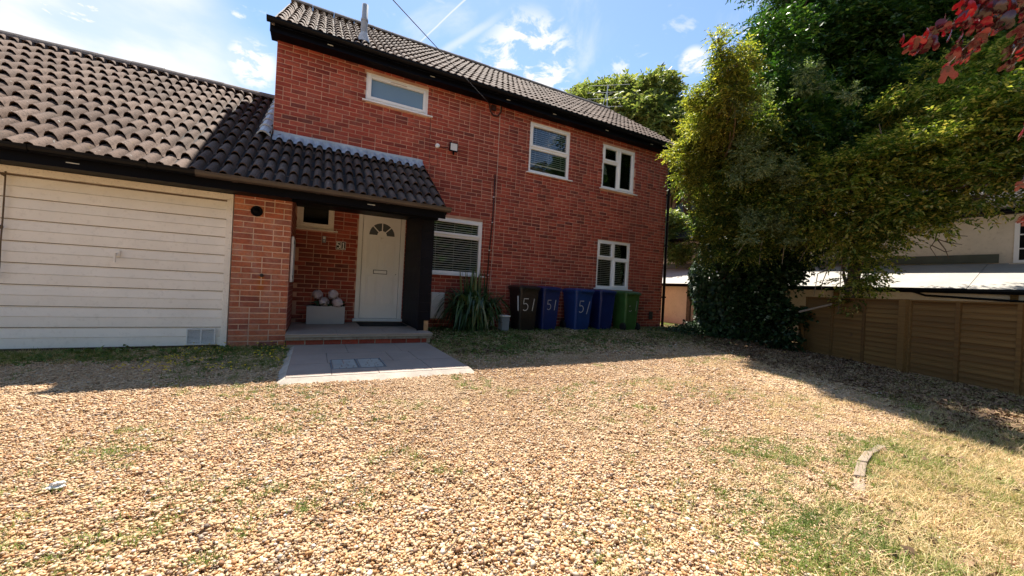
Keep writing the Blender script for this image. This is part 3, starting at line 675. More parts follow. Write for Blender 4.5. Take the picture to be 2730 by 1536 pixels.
# ------------------------------------------------------------------ front door
def build_door():
    d = bpy.data.objects.new('front_door', None); COL.objects.link(d); d.parent = house; d['label'] = 'white panelled front door with fanlight'
    x0, x1, z0, z1 = DR; t = .075
    MB().box(x0+t-.004, x1-t+.004, YM+.05, YM+.066, z0+.05, z1).build('gap_shade', M['dark_iron'], d)  # dark sheet standing in for the shade in the gap round the leaf
    MB().box(x0, x0+t, YM-.012, YM+.07, z0+.05, z1).box(x1-t, x1, YM-.012, YM+.07, z0+.05, z1).box(x0+t, x1-t, YM-.012, YM+.07, z1-t, z1).build('door_frame', M['white'], d, bevel=.008)
    MB().box(x0-.03, x1+.01, YM-.06, YM+.07, z0, z0+.05).build('threshold', M['white'], d, bevel=.006)
    a, b_ = x0+.082, x1-.082; y = YM+.026
    leaf = MB().box(a, b_, y, y+.03, z0+.055, z1-.08).build('door_leaf', M['white'], d, bevel=.006)
    wdt = b_-a
    def panel(f0, f1, c, e):
        p0, p1 = a+wdt*f0, a+wdt*f1
        mb = MB(); q = .022
        mb.box(p0, p1, y-.016, y+.01, c, c+q*.6).box(p0+q*.6, p1-q*.6, y-.0025, y+.01, c+q*.6, e-q*.6).box(p0, p1, y-.016, y+.01, e-q*.6, e).box(p0, p0+q*.6, y-.016, y+.01, c, e).box(p1-q*.6, p1, y-.016, y+.01, c, e)
        mb.box(p0+q*1.4, p1-q*1.4, y-.012, y+.01, c+q*1.4, e-q*1.4); mb.build('door_panel', M['white'], d, bevel=.004)
    for (f0, f1) in ((.13, .42), (.58, .87)):
        panel(f0, f1, 1.19, 1.735); panel(f0, f1, .52, 1.06)
    cx, cz, Rr, ri = (a+b_)/2, 1.805, .225, .07
    # fanlight: surround, bars, panes
    su = MB(); ns = 16
    for (ra, rb, pr) in ((Rr, Rr+.03, .012), (ri-.012, ri+.014, .012)):
        for k in range(ns):
            t0, t1 = math.pi*k/ns, math.pi*(k+1)/ns
            P = lambda r, t, yy: (cx+r*math.cos(t), yy, cz+r*math.sin(t))
            su.quad(P(ra, t0, y-pr), P(rb, t0, y-pr), P(rb, t1, y-pr), P(ra, t1, y-pr)); su.quad(P(rb, t0, y-pr), P(rb, t0, y+.005), P(rb, t1, y+.005), P(rb, t1, y-pr))
            su.quad(P(ra, t0, y-pr), P(ra, t1, y-pr), P(ra, t1, y+.005), P(ra, t0, y+.005))
    su.box(cx-Rr-.03, cx+Rr+.03, y-.012, y+.005, cz-.03, cz)
    for k in (1, 2, 3):
        t0 = math.pi*k/4; dx, dz = math.cos(t0), math.sin(t0)
        su.obox((cx+dx*(Rr+ri)/2, y-.005, cz+dz*(Rr+ri)/2), (dx, 0, dz), (0, 1, 0), (-dz, 0, dx), (Rr-ri)/2, .006, .009)
    su.build('fanlight_surround', M['white'], d)
    for k in range(4):
        mb = MB(); t0, t1 = math.pi*k/4, math.pi*(k+1)/4; pts = []
        for q in range(6):
            t = t0+(t1-t0)*q/5; pts.append((cx+Rr*math.cos(t), cz+Rr*math.sin(t)))
        for q in range(5, -1, -1):
            t = t0+(t1-t0)*q/5; pts.append((cx+ri*math.cos(t), cz+ri*math.sin(t)))
        mb.prism(pts, 'y', y-.003, y+.002); mb.build('fanlight_pane', M['dark_glass'], d)
    MB().box(cx-.125, cx+.12, y-.012, y+.002, 1.09, 1.165).build('letter_plate_rim', M['dark_iron'], d)
    MB().box(cx-.115, cx+.11, y-.016, y-.011, 1.1, 1.155).build('letter_plate', M['white'], d, bevel=.003)
    MB().lathe([(.012, y-.03), (.022, y-.026), (.022, y+.002)], (cx, 0, 1.76), 'y', 12).tube([(cx+.03*math.sin(t), y-.028, 1.715-.03*math.cos(t)) for t in np.linspace(-2.6, 2.6, 14)], .006, 6).build('knocker', M['white'], d, smooth=True)
    hx = b_-.055
    MB().box(hx-.016, hx+.016, y-.01, y+.002, 1.03, 1.24).tube([(hx, y-.01, 1.19), (hx, y-.045, 1.19), (hx-.11, y-.05, 1.19)], .009, 8).build('door_handle', M['white'], d, smooth=False)
    MB().lathe([(.001, y-.014), (.008, y-.014), (.008, y-.009)], (hx, 0, 1.1), 'y', 8).build('keyhole', M['dark_iron'], d)
build_door()
# fixed runs on the wall
cd = MB().tube([(3.285, YM-.02, 3.33), (3.283, YM-.02, 2.4), (3.24, YM-.02, 1.7), (3.20, YM-.02, .15)], .013, 8).build('conduit', M['conduit'], house, smooth=True)
for z in (2.85, 2.31, 1.72, 1.2): MB().box(3.262 if z > 1.9 else 3.225, 3.292 if z > 1.9 else 3.255, YM-.036, YM-.004, z, z+.014).build('clip', M['white'], cd)
MB().tube([(3.33, YM-.012, 4.8), (3.335, YM-.012, 3.6), (3.33, YM-.012, 2.2), (3.30, YM-.012, .9), (3.31, YM-.012, .2)], .0045, 6).build('cable', M['cable_white'], house)
MB().tube([(1.86, YM-.01, 4.2), (1.88, YM-.01, 3.3), (1.95, YM-.01, 3.25), (2.05, YM-.01, 3.3), (2.03, YM-.01, 3.64)], .003, 5).build('cable', M['conduit'], house)
MB().tube([(3.06, YM-.03, 4.78), (3.10, YM-.04, 4.62), (3.17, YM-.03, 4.55), (3.27, YM-.03, 4.56), (3.34, YM-.03, 4.66), (3.35, YM-.03, 4.78)], .016, 8).box(3.12, 3.22, YM-.06, YM-.004, 4.66, 4.76).build('wire_bracket', M['conduit'], house)
MB().box(8.02, 8.14, YM-.03, YM-.004, .30, .52).build('air_brick', M['dark_iron'], house)

# ------------------------------------------------------------------ garage and porch roof
garage = thing('garage', 'attached garage with white slatted door, tiled roof running on over the porch', 'garage', (0, 0, 0))
PG = R(34); GY, GZ = 5.70, 2.085; VG = 11.6*GAU; YG = 6.05
RYg, RZg = GY+VG*math.cos(PG), GZ+VG*math.sin(PG)
XGL = -6.6
def build_garage():
    # shell of the garage
    sh = MB()
    sh.quad((XGL, YG+.08, 0), (-3.2, YG+.08, 0), (-3.2, YG+.08, 2.05), (XGL, YG+.08, 2.05))
    sh.quad((XGL, YG, -.05), (XGL, 2*RYg-YG, -.05), (XGL, 2*RYg-YG, 2.1), (XGL, RYg, RZg-.1), (XGL, YG, 2.1))
    sh.quad((XGL, 2*RYg-YG, 0), (-.7, 2*RYg-YG, 0), (-.7, 2*RYg-YG, 2.1), (XGL, 2*RYg-YG, 2.1))
    sh.quad((-.33, YG, 0), (-.33, YM+.02, 0), (-.33, YM+.02, 2.2), (-.33, YG, 2.2))
    sh.build('wall', M['gable'], garage)
    # brick pier
    MB().box(-.965+.004, -.310-.004, YG+.004, YG+.30, -.1, 1.985).build('pier_core', M['mortar_pillar'], garage)
    br = lay_bricks(-.965, -.310, .0, 1.99, [], header=.2, seed=4)
    place_bricks(br, YG, garage, M['brick_pillar'], cam_score, 300, 9)
    place_bricks(lay_bricks(XGL, -3.215, .0, 1.99, [], header=.2, seed=14), YG+.07, garage, M['brick_pillar'], cam_score, 0, 19)
    # returning face of the pier towards the porch: bricks seen edge on
    MB().box(-.318, -.308, YG+.03, YM-.01, .2, 1.985).build('pier_side', M['gable'], garage)
    # eaves
    xe = 1.76
    MB().box(XGL, xe, 5.722, 5.745, 1.975, 2.13).build('fascia', M['black'], garage)
    MB().box(XGL, -.31, 5.745, YG+.1, 1.985, 2.0).build('soffit', M['black'], garage)
    MB().box(-.31, xe-.05, 5.745, YM-.004, 2.145, 2.16).build('porch_ceiling', M['black'], garage)
    MB().box(-.31, 1.72, 5.97, 6.06, 1.985, 2.145).build('porch_beam', M['black'], garage)
    for x in (-2.36, .62):
        MB().box(x, x+.10, 5.717, 5.7215, 2.03, 2.038).build('soffit_vent', M['white_rough'], garage)
    gutter(garage, XGL, -1.28, 5.72, 2.142, M['gutter'], w=.10, h=.07); gutter(garage, -1.28, 1.80, 5.72, 2.140, M['gutter_brown'], w=.10, h=.07)
    # roof deck
    mb = MB()
    yw = YM-.01; zw = GZ+(yw-GY)*math.tan(PG)
    mb.quad((XGL-.1, GY, GZ), (XL+.02, GY, GZ), (XL+.02, RYg, RZg), (XGL-.1, RYg, RZg)); mb.quad((XL+.02, GY, GZ), (1.74, GY, GZ), (1.74, yw, zw), (XL+.02, yw, zw))
    mb.quad((1.74, GY, GZ), (1.74, GY, GZ-.06), (1.74, yw, GZ-.06), (1.74, yw, zw))
    mb.quad((XGL-.1, 2*RYg-GY, GZ), (XL+.02, 2*RYg-GY, GZ), (XL+.02, RYg, RZg), (XGL-.1, RYg, RZg))
    ro = mb.build('roof', M['deck'], garage)
    cells = []
    x = 1.755-TW; k = 0
    while x > XGL-.1:
        for r in range(12):
            y = GY+r*GAU*math.cos(PG)
            if x > -.6 and y > YM-.14: continue
            if r == 11 and True: pass
            cells.append((x, r))
        x -= TW
    lay_tiles(ro, M['tile'], cells, (GY+.025, GZ), PG, lambda x, r: cam_score(x, GY+r*.32, 2.1+r*.22)+(.0 if x > -5.4 else -1), 300)
    ridge_tiles(ro, M['ridge'], XGL-.1, XL, RYg, RZg+.035, rad=.125)
    MB().obox((1.762, (GY+yw)/2, (GZ+zw)/2-.01), (1, 0, 0), (0, math.cos(PG), math.sin(PG)), (0, -math.sin(PG), math.cos(PG)), .012, (yw-GY)/2/math.cos(PG), .05).build('verge_board', M['black'], ro)
    # lead
    n = 70; V = []; lead = MB(); c, s = math.cos(PG), math.sin(PG)
    base = [(0, 0), (.046, 0), (.055, .024), (.073, .044), (.097, .052), (.120, .044), (.136, .024)]; per = TW/2
    xs = []; x = 1.755
    while x > XL-.01:
        for (bx, hh) in base[::-1]: xs.append((x-per+bx, hh))
        x -= per
    rows = []
    for (xx, hh) in xs:
        if xx < XL: continue
        w0 = hh*1.1+.052; yy = YM-.19; zz = GZ+(yy-GY)*math.tan(PG)
        P0 = (xx, yy-w0*s, zz+w0*c); yy2 = YM-.03; zz2 = GZ+(yy2-GY)*math.tan(PG); h2 = (hh*.6+.075)
        P1 = (xx, yy2-h2*s*.5, zz2+h2*c); P2 = (xx, YM-.014, zz2+.13+.004*math.sin(xx*9)); P3 = (xx, YM-.012, 3.335+.004*math.sin(xx*5))
        rows.append((P0, P1, P2, P3))
    for i in range(len(rows)-1):
        for j in range(3): lead.quad(rows[i][j], rows[i][j+1], rows[i+1][j+1], rows[i+1][j])
    fl = lead.build('flashing', M['lead'], ro, smooth=False)
    for xx in (-.56, -.12, .7, 1.3): MB().box(xx, xx+.012, YM-.022, YM-.012, 3.2, 3.335).build('lead_seam', M['lead_pale'], fl)
    # lead dressed over the last roll along the gable
    y = YM-.10; i = 0
    while y < RYg-.2:
        y1 = y+GAU*c*1.02; mb = MB(); pr = [(-.06, .13), (-.075, .03), (-.10, .055), (-.14, .088), (-.18, .10), (-.22, .088), (-.25, .055), (-.27, .03)]
        for (ya, up_) in ((y, .028), (y1, .0)):
            za = GZ+(ya-GY)*math.tan(PG)
            for (dx, hh) in pr: mb.v.append((XL+.06+dx, ya-(hh+up_)*s, za+(hh+up_)*c+.01))
        k = len(pr)
        for q in range(k-1): mb.f.append((q, q+1, k+q+1, k+q))
        for q in range(k-1):
            a, b_ = mb.v[q], mb.v[q+1]; mb.quad(a, b_, (b_[0], b_[1]+.01, b_[2]-.02), (a[0], a[1]+.01, a[2]-.02))
        mb.build('step_flashing', M['lead_pale'], ro); y += GAU*c; i += 1
    # the up and over door
    X0, X1 = -3.13, -1.035
    MB().box(X0-.075, -.968, YG-.012, YG+.06, 1.905, 1.982).build('door_head', M['jamb'], garage, bevel=.006)
    MB().box(-1.034, -.968, YG-.010, YG+.06, .0, 1.904).build('door_jamb', M['jamb'], garage, bevel=.006); MB().box(X0-.07, X0-.004, YG-.010, YG+.06, .0, 1.904).build('door_jamb', M['jamb'], garage, bevel=.006)
    dr = bpy.data.objects.new('garage_door', None); COL.objects.link(dr); dr.parent = garage; dr['label'] = 'white up and over garage door of horizontal boards'
    nb = 8; hh = (1.89-.03)/nb
    for k in range(nb):
        z0 = .03+k*hh; mb = MB(); y = YG+.018
        pr = [(y+.02, z0), (y-.004, z0+.003), (y-.006, z0+hh*.485), (y+.009, z0+hh*.490), (y+.009, z0+hh*.505), (y-.004, z0+hh*.512), (y+.004, z0+hh-.018), (y+.015, z0+hh-.014), (y+.015, z0+hh-.007), (y+.02, z0+hh-.006)]
        mb.prism(pr, 'x', X0, X1); mb.build('board', M['garage'], dr)
    MB().box(X0-.002, X1+.002, YG+.039, YG+.05, .0, 1.903).build('groove_shade', M['bark'], dr)  # brown sheet whose colour draws the shade lines between the boards
    MB().box(-2.075, -2.02, YG-.004, YG+.02, 1.09, 1.16).tube([(-2.05, YG, 1.12), (-2.05, YG-.04, 1.12), (-2.045, YG-.045, 1.02)], .011, 8).build('handle', M['garage'], dr)
    g = MB(); ga, gb = -1.376, -1.085; z0, z1 = .045, .245
    g.box(ga, gb, YG-.012, YG+.012, z0, z0+.014).box(ga, gb, YG-.012, YG+.012, z1-.014, z1).box(ga, ga+.014, YG-.012, YG+.012, z0+.014, z1-.014).box(gb-.014, gb, YG-.012, YG+.012, z0+.014, z1-.014).box((ga+gb)/2-.007, (ga+gb)/2+.007, YG-.012, YG+.012, z0+.014, z1-.014)
    gr = g.build('vent_grille', M['white_rough'], dr)
    MB().box(ga+.01, gb-.01, YG+.006, YG+.01, z0+.01, z1-.01).build('grille_back', M['dark_iron'], gr)
    for k in range(11):
        z = z0+.022+k*.0152; MB().obox(((ga+gb)/2, YG-.003, z), (1, 0, 0), (0, .8, .6), (0, -.6, .8), (gb-ga)/2-.012, .007, .0015).build('louvre', M['white_rough'], gr)
    MB().tube([(-2.925, YG-.02, 1.91), (-2.93, YG-.016, 1.45), (-2.935, YG-.02, 1.15), (-2.935, YG-.018, .90), (-2.945, YG-.02, .78)], .007, 6).tube([(-2.925, YG-.03, 1.86), (-2.99, YG-.03, 1.90), (-3.03, YG-.03, 1.83)], .008, 6).lathe([(.0, 1.30), (.016, 1.315), (.016, 1.335), (0, 1.35)], (-2.937, YG-.02, 0), 'z', 8).build('pull_cord', M['bark'], dr)
    MB().box(X0, -.97, YG-.06, YG+.1, -.08, -.002).build('door_sill', M['concrete'], garage)
    # round black vent and small tap bolt on the pier
    ve = MB().lathe([(.0, YG-.03), (.03, YG-.03), (.034, YG-.012), (.052, YG-.02), (.062, YG-.03), (.068, YG-.022), (.07, YG+.005)], (-.713, 0, 1.80), 'y', 24).build('round_vent', M['black'], garage, smooth=True)
    MB().lathe([(.0, YG-.028), (.012, YG-.028), (.02, YG-.016), (.024, YG+.004)], (-.624, 0, .955), 'y', 12).build('bolt', M['dark_iron'], garage, smooth=True)
    # dark cladding screen on the right of the porch
    sc_ = bpy.data.objects.new('porch_screen', None); COL.objects.link(sc_); sc_.parent = garage; sc_['label'] = 'black stained timber screen closing the porch end'
    z = .215
    while z < 2.13:
        z1 = min(z+.145, 2.143)
        MB().prism([(1.507, z+.001), (1.507, z1-.001), (1.53, z1-.001), (1.53, z+.001)], 'y', 6.085, YM-.006).build('cladding_board', M['black_wood'], sc_); z = z1
    MB().box(1.53, 1.66, 6.09, YM-.006, .2, 2.14).build('screen_core', M['black_wood'], sc_)
    z = .36
    while z < 1.97:
        z1 = min(z+.145, 1.984)
        MB().prism([(6.062, z+.001), (6.062, z1-.001), (6.09, z1-.001), (6.09, z+.001)], 'x', 1.50, 1.69).build('cladding_board', M['black_wood'], sc_); z = z1
    MB().box(1.49, 1.512, 6.05, 6.085, .2, 1.984).build('corner_trim', M['black_wood'], sc_)
    MB().box(1.60, 1.67, 6.07, 6.14, .17, .36).build('post_foot', M['wood_raw'], sc_, bevel=.004)
    return ro
garage_roof = build_garage()

# ------------------------------------------------------------------ porch step and path
step = thing('porch_step', 'raised porch step of grey paving over stone and brick courses', 'step', (0, 0, 0))
def build_step():
    x0, x1 = -.305, 1.665
    MB().box(x0+.02, x1-.02, 5.83, YM-.002, 0, .155).build('core', M['concrete'], step)
    xs = [x0, .32, .98, x1]
    for (ya, yb) in ((5.76, 6.32), (6.325, 6.86), (6.865, YM-.004)):
        off = {5.76: 0, 6.325: .3, 6.865: -.2}[ya]
        xx = [x0]+[v+off for v in xs[1:-1] if x0+.1 < v+off < x1-.1]+[x1]
        for i in range(len(xx)-1):
            MB().box(xx[i]+.002, xx[i+1]-.002, ya, yb, .178, .2+random.uniform(-.001, .001)).build('paving_slab', M['slab'], step, bevel=.003)
    MB().box(x0, x1-.005, 5.77, YM-.01, .156, .176).build('slab_bed', M['joint'], step)
    x = x0
    while x < x1-.05:
        b_ = min(x+.44, x1-.01); MB().box(x+.003, b_-.003, 5.785+random.uniform(0, .006), 5.95, .112, .155).build('stone', M['stone'], step, bevel=.006); x += .44
    x = x0+.01; k = 0
    while x < x1-.12:
        b_ = min(x+.225, x1-.07); MB().box(x+.005, b_-.005, 5.825+random.uniform(0, .006), 5.95, .045, .108).build('brick', M['brick'], step, bevel=.005); x += .225
build_step()
path = thing('paved_path', 'low grey paved landing with cement edge in front of the porch', 'paving', (0, 0, 0))
def build_path():
    x0, x1, ya, yb = -.19, 1.585, 3.94, 5.82
    # sloping cement haunch round the slabs
    mb = MB(); zt = .048
    ip = [(x0, yb), (x0, ya), (x1, ya), (x1+.005, yb)]; n = 26
    def edge(p, q, out, wid, nn):
        pts = []
        for i in range(nn+1):
            t = i/nn; a = np.array(p)+(np.array(q)-np.array(p))*t; wv = wid*(.8+.5*vnoise(a[0]*5, a[1]*5, 4))
            b_ = a+np.array(out)*wv; pts.append((a, b_))
        return pts
    E1 = edge((x0, yb), (x0, ya), (-1, 0), .10, 14); E2 = edge((x0, ya), (x1, ya), (0, -1), .13, 16); E3 = edge((x1, ya), (x1, yb), (1, 0), .05, 14)
    P = E1+[(np.array((x0, ya)), np.array((x0-.09, ya-.11)))]+E2+[(np.array((x1, ya)), np.array((x1+.06, ya-.09)))]+E3
    for i in range(len(P)-1):
        (a, b_), (a2, b2) = P[i], P[i+1]
        mb.quad((a[0], a[1], zt-.004), (a2[0], a2[1], zt-.004), (b2[0], b2[1], -.02), (b_[0], b_[1], -.02))
    mb.build('cement_edge', M['haunch'], path, smooth=True)
    MB().box(x0, x1, ya, yb, -.03, zt-.014).build('bed', M['joint'], path)
    rows = [(3.94, 4.52, [.19, .62, 1.16]), (4.525, 5.12, [.17, .86, 1.15]), (5.125, 5.81, [.42, 1.08])]
    cx0, cx1, cy0, cy1 = .195, .735, 4.20, 4.69
    for (a, b_, js) in rows:
        xs = [x0]+js+[x1]
        for i in range(len(xs)-1):
            p, q = xs[i]+.003, xs[i+1]-.003; rects = [(p, q, a, b_)]
            nr = []
            for (p, q, c, d) in rects:
                if q < cx0 or p > cx1 or d < cy0 or c > cy1: nr.append((p, q, c, d)); continue
                if c < cy0: nr.append((p, q, c, cy0))
                if d > cy1: nr.append((p, q, cy1, d))
                m0, m1 = max(c, cy0), min(d, cy1)
                if p < cx0: nr.append((p, cx0, m0, m1))
                if q > cx1: nr.append((cx1, q, m0, m1))
            for (p, q, c, d) in nr:
                if q-p > .012 and d-c > .012: MB().box(p, q, c, d, zt-.012, zt+random.uniform(-.0012, .0012)).build('paving_slab', M['slab'], path)
    cv = thing('drain_cover', 'galvanised recessed drain cover set in the grey paving', 'drain cover', (0, 0, 0))
    t = .009; fr = MB()
    for (p, q, c, d) in ((cx0+.002, cx1-.002, cy0+.002, cy0+t), (cx0+.002, cx1-.002, cy1-t, cy1-.002), (cx0+.002, cx0+t, cy0+t, cy1-t), (cx1-t, cx1-.002, cy0+t, cy1-t), ((cx0+cx1)/2-.006, (cx0+cx1)/2+.006, cy0+t, cy1-t)): fr.box(p, q, c, d, .02, zt+.003)
    fr.build('frame', M['caddy'], cv)
    rs = random.Random(2)
    for half in (0, 1):
        a = cx0+t+.004 if half == 0 else (cx0+cx1)/2+.010; b_ = a+(cx1-cx0)/2-.03
        MB().box(a, b_, cy0+t+.003, cy1-t-.003, .02, zt-.004).build('tray', M['slab'], cv)
        for k in range(8):
            y = cy0+.03+k*.056; x = a+.008
            while x < b_-.02:
                L_ = min(rs.choice((.05, .075, .1, .13)), b_-.006-x); MB().box(x, x+L_, y, y+.042, zt-.005, zt+.001).build('tread', M['steel'], cv); x += L_+.014
build_path()

# ------------------------------------------------------------------ small things about the porch
pl = thing('planter_box', 'plain grey rectangular planter on the porch by the brick wall', 'planter', (0, 0, 0))
MB().box(-.088, .488, 7.03, 7.045, .2, .495).box(-.088, .488, 7.265, 7.28, .2, .495).box(-.088, -.073, 7.045, 7.265, .2, .495).box(.473, .488, 7.045, 7.265, .2, .495).box(-.073, .473, 7.045, 7.265, .2, .22).build('box', M['planter'], pl, bevel=.003)
MB().box(-.072, .472, 7.046, 7.264, .40, .455).build('soil', M['bark'], pl)
hy = thing('hydrangea', 'pale pink hydrangea heads rising from the grey planter', 'flowers', (0, 0, 0))
def petals(c, rad, n, sz, seed):
    rs = np.random.default_rng(seed); d = rs.normal(size=(n, 3)); d[:, 2] += .25; d /= np.linalg.norm(d, axis=1)[:, None]
    P = np.array(c)+d*rad*rs.uniform(.72, 1.1, (n, 1)); V = []; Fq = []; A = []
    for i in range(n):
        t1 = np.cross(d[i], rs.normal(size=3)); t1 /= np.linalg.norm(t1); t2 = np.cross(d[i], t1)
        for k in range(4):
            a = k*math.pi/2+.3; e = t1*math.cos(a)+t2*math.sin(a); g = np.cross(d[i], e); b = len(V)
            V += [P[i], P[i]+e*sz*.5+g*sz*.42+d[i]*sz*.2, P[i]+e*sz+d[i]*sz*.15, P[i]+e*sz*.5-g*sz*.42+d[i]*sz*.2]; Fq.append((b, b+1, b+2, b+3)); A.append(rs.random())
    return np.array(V), np.array(Fq), np.array(A)
for i, (px, py) in enumerate(((847, 786), (863, 806), (888, 786), (900, 807))):
    c = at(px, py, 6.42 if i % 2 else 6.5); V, Fq, A = petals(c, .075, 170, .024, i)
    obj('flower_head', fast_mesh('flower_head', V, Fq, M['flower'], {'rnd': A}), hy)
    MB().lathe([(.0, c[2]-.058), (.04, c[2]-.042), (.058, c[2]), (.04, c[2]+.042), (.0, c[2]+.058)], (c[0], c[1], 0), 'z', 12).build('flower_core', M['flower'], hy, smooth=True)
    MB().tube([(c[0], 7.16, .44), (c[0], c[1], c[2]-.03)], .005, 6).build('stem', M['blade'], hy)

def leaf_quads(P, D, Nn, Ln, Wd, fold=.25):
    """diamond leaves: base P, direction D, normal Nn"""
    S = np.cross(D, Nn); S /= (np.linalg.norm(S, axis=1)[:, None]+1e-9)
    n = len(P); Ln = np.asarray(Ln).reshape(-1, 1)*np.ones((n, 1)); Wd = np.asarray(Wd).reshape(-1, 1)*np.ones((n, 1))
    mid = P+D*Ln*.45
    V = np.stack([P, mid+S*Wd*.5+Nn*Wd*fold, P+D*Ln-Nn*Ln*.10, mid-S*Wd*.5+Nn*Wd*fold], 1).reshape(-1, 3)
    return V, np.arange(n*4).reshape(n, 4)
# hydrangea leaves
rs = np.random.default_rng(4); n = 70
P = np.stack([rs.uniform(-.05, .45, n), rs.uniform(7.08, 7.22, n), rs.uniform(.46, .56, n)], 1); D = unit(rs.normal(size=(n, 3))*[1, 1, .4]); Nn = unit(np.cross(D, unit(rs.normal(size=(n, 3)))))
V, Fq = leaf_quads(P, D, Nn, rs.uniform(.06, .11, n), .05); obj('foliage', fast_mesh('foliage', V, Fq, M['leaf_ivy'], {'rnd': rs.random(n)}), hy)

dm = thing('doormat', 'black rubber doormat in front of the white door', 'doormat', (0, 0, 0))
MB().box(.70, 1.47, 6.68, 7.26, .2025, .214).build('mat_body', M['mat'], dm, bevel=.004)
MB().box(.73, 1.44, 6.71, 7.23, .214, .218).build('pile', M['mat'], dm)

def ribbon(pts, wid, y, th=.002):
    """flat brush stroke in the x-z plane facing -y"""
    mb = MB(); pts = [np.array(p, float) for p in pts]; n = len(pts); Ls = []
    for i, p in enumerate(pts):
        d = pts[min(i+1, n-1)]-pts[max(i-1, 0)]; d /= np.linalg.norm(d)+1e-9; nn = np.array([-d[1], d[0]])
        w_ = wid[i] if hasattr(wid, '__len__') else wid; Ls.append((p+nn*w_/2, p-nn*w_/2))
    for i in range(n-1):
        a, b_ = Ls[i]; a2, b2 = Ls[i+1]
        mb.quad((a[0], y, a[1]), (b_[0], y, b_[1]), (b2[0], y, b2[1]), (a2[0], y, a2[1]))
    return mb
def digit5(cx, cz, w_, h_, top=True):
    pts = []
    if top: pts += [(cx+w_*.45, cz+h_*.5), (cx-w_*.35, cz+h_*.5)]
    pts += [(cx-w_*.38, cz+h_*.1)]
    for t in np.linspace(2.2, -2.3, 14): pts.append((cx-w_*.05+w_*.5*math.cos(t), cz-h_*.2+h_*.30*math.sin(t)))
    return pts
nu = thing('house_number', 'pair of black tiles with white figures 51 beside the door', 'house number', (0, 0, 0))
for (a, b_, ch) in ((.312, .389, '5'), (.394, .470, '1')):
    tl = MB().box(a, b_, YM-.018, YM-.006, 1.478, 1.622).build('number_tile', M['white'], nu, bevel=.002)
    MB().box(a+.006, b_-.006, YM-.0205, YM-.0182, 1.486, 1.614).build('tile_face', M['dark_iron'], tl)
    cx = (a+b_)/2; cz = 1.55
    if ch == '5': r_ = ribbon(digit5(cx, cz, .052, .10), .016, YM-.0225)
    else:
        r_ = ribbon([(cx, cz-.05), (cx, cz+.05)], .018, YM-.0225); q = ribbon([(cx-.022, cz-.048), (cx+.022, cz-.048)], .010, YM-.0228); q2 = ribbon([(cx-.02, cz+.03), (cx, cz+.048)], .010, YM-.0228)
        for w_ in (q, q2):
            k = len(r_.v); r_.v += w_.v; r_.f += [tuple(i+k for i in f) for f in w_.f]
    r_.build('figure', M['white'], tl)
db = thing('doorbell', 'small grey doorbell box on the brick below the porch window', 'doorbell', (0, 0, 0))
MB().box(.095, .152, YM-.035, YM-.006, 1.575, 1.69).build('casing', M['caddy'], db, bevel=.006); MB().box(.105, .142, YM-.038, YM-.0355, 1.635, 1.68).build('camera_panel', M['white_rough'], db); MB().lathe([(.0, YM-.04), (.011, YM-.04), (.011, YM-.0355)], (.123, 0, 1.604), 'y', 12).build('button', M['white_rough'], db)
mp = thing('meter_cabinet', 'white plastic meter cabinet fixed to the side of the brick pier', 'cabinet', (0, 0, 0))
MB().box(-.305, -.272, 6.12, 6.60, .88, 1.52).build('cover', M['white_rough'], mp, bevel=.01)
MB().box(-.274, -.266, 6.14, 6.17, 1.42, 1.47).build('hinge', M['dark_iron'], mp); MB().box(-.274, -.266, 6.14, 6.17, .93, .98).build('hinge', M['dark_iron'], mp)
gm = thing('meter_box', 'white meter box on the wall beside the strap leaved plant', 'meter box', (0, 0, 0))
MB().box(2.02, 2.285, YM-.13, YM-.006, .29, .80).build('cabinet', M['white_rough'], gm, bevel=.01); MB().box(2.035, 2.27, YM-.137, YM-.131, .31, .60).build('door', M['white_rough'], gm, bevel=.004); MB().box(2.035, 2.27, YM-.137, YM-.131, .61, .785).build('hood', M['white_rough'], gm, bevel=.004)
fl = thing('flood_light', 'square black flood light on the brick wall', 'flood light', (0, 0, 0))
MB().box(2.245, 2.415, YM-.10, YM-.06, 3.60, 3.77).build('housing', M['black'], fl, bevel=.006); MB().box(2.262, 2.398, YM-.104, YM-.1005, 3.617, 3.753).build('lens', M['white_rough'], fl); MB().box(2.30, 2.36, YM-.06, YM-.006, 3.66, 3.71).build('bracket', M['black'], fl)
MB().lathe([(.0, 3.535), (.018, 3.54), (.022, 3.565), (.015, 3.60)], (2.33, YM-.08, 0), 'z', 12).build('sensor', M['black'], fl, smooth=True)
jb = thing('junction_box', 'small round white junction box wired to the flood light', 'junction box', (0, 0, 0))
MB().lathe([(.0, YM-.05), (.036, YM-.05), (.042, YM-.04), (.042, YM-.006)], (2.02, 0, 3.665), 'y', 18).build('cover', M['white'], jb, smooth=True); MB().tube([(2.06, YM-.03, 3.66), (2.14, YM-.03, 3.645), (2.22, YM-.06, 3.665)], .007, 6).build('lead', M['black'], jb)

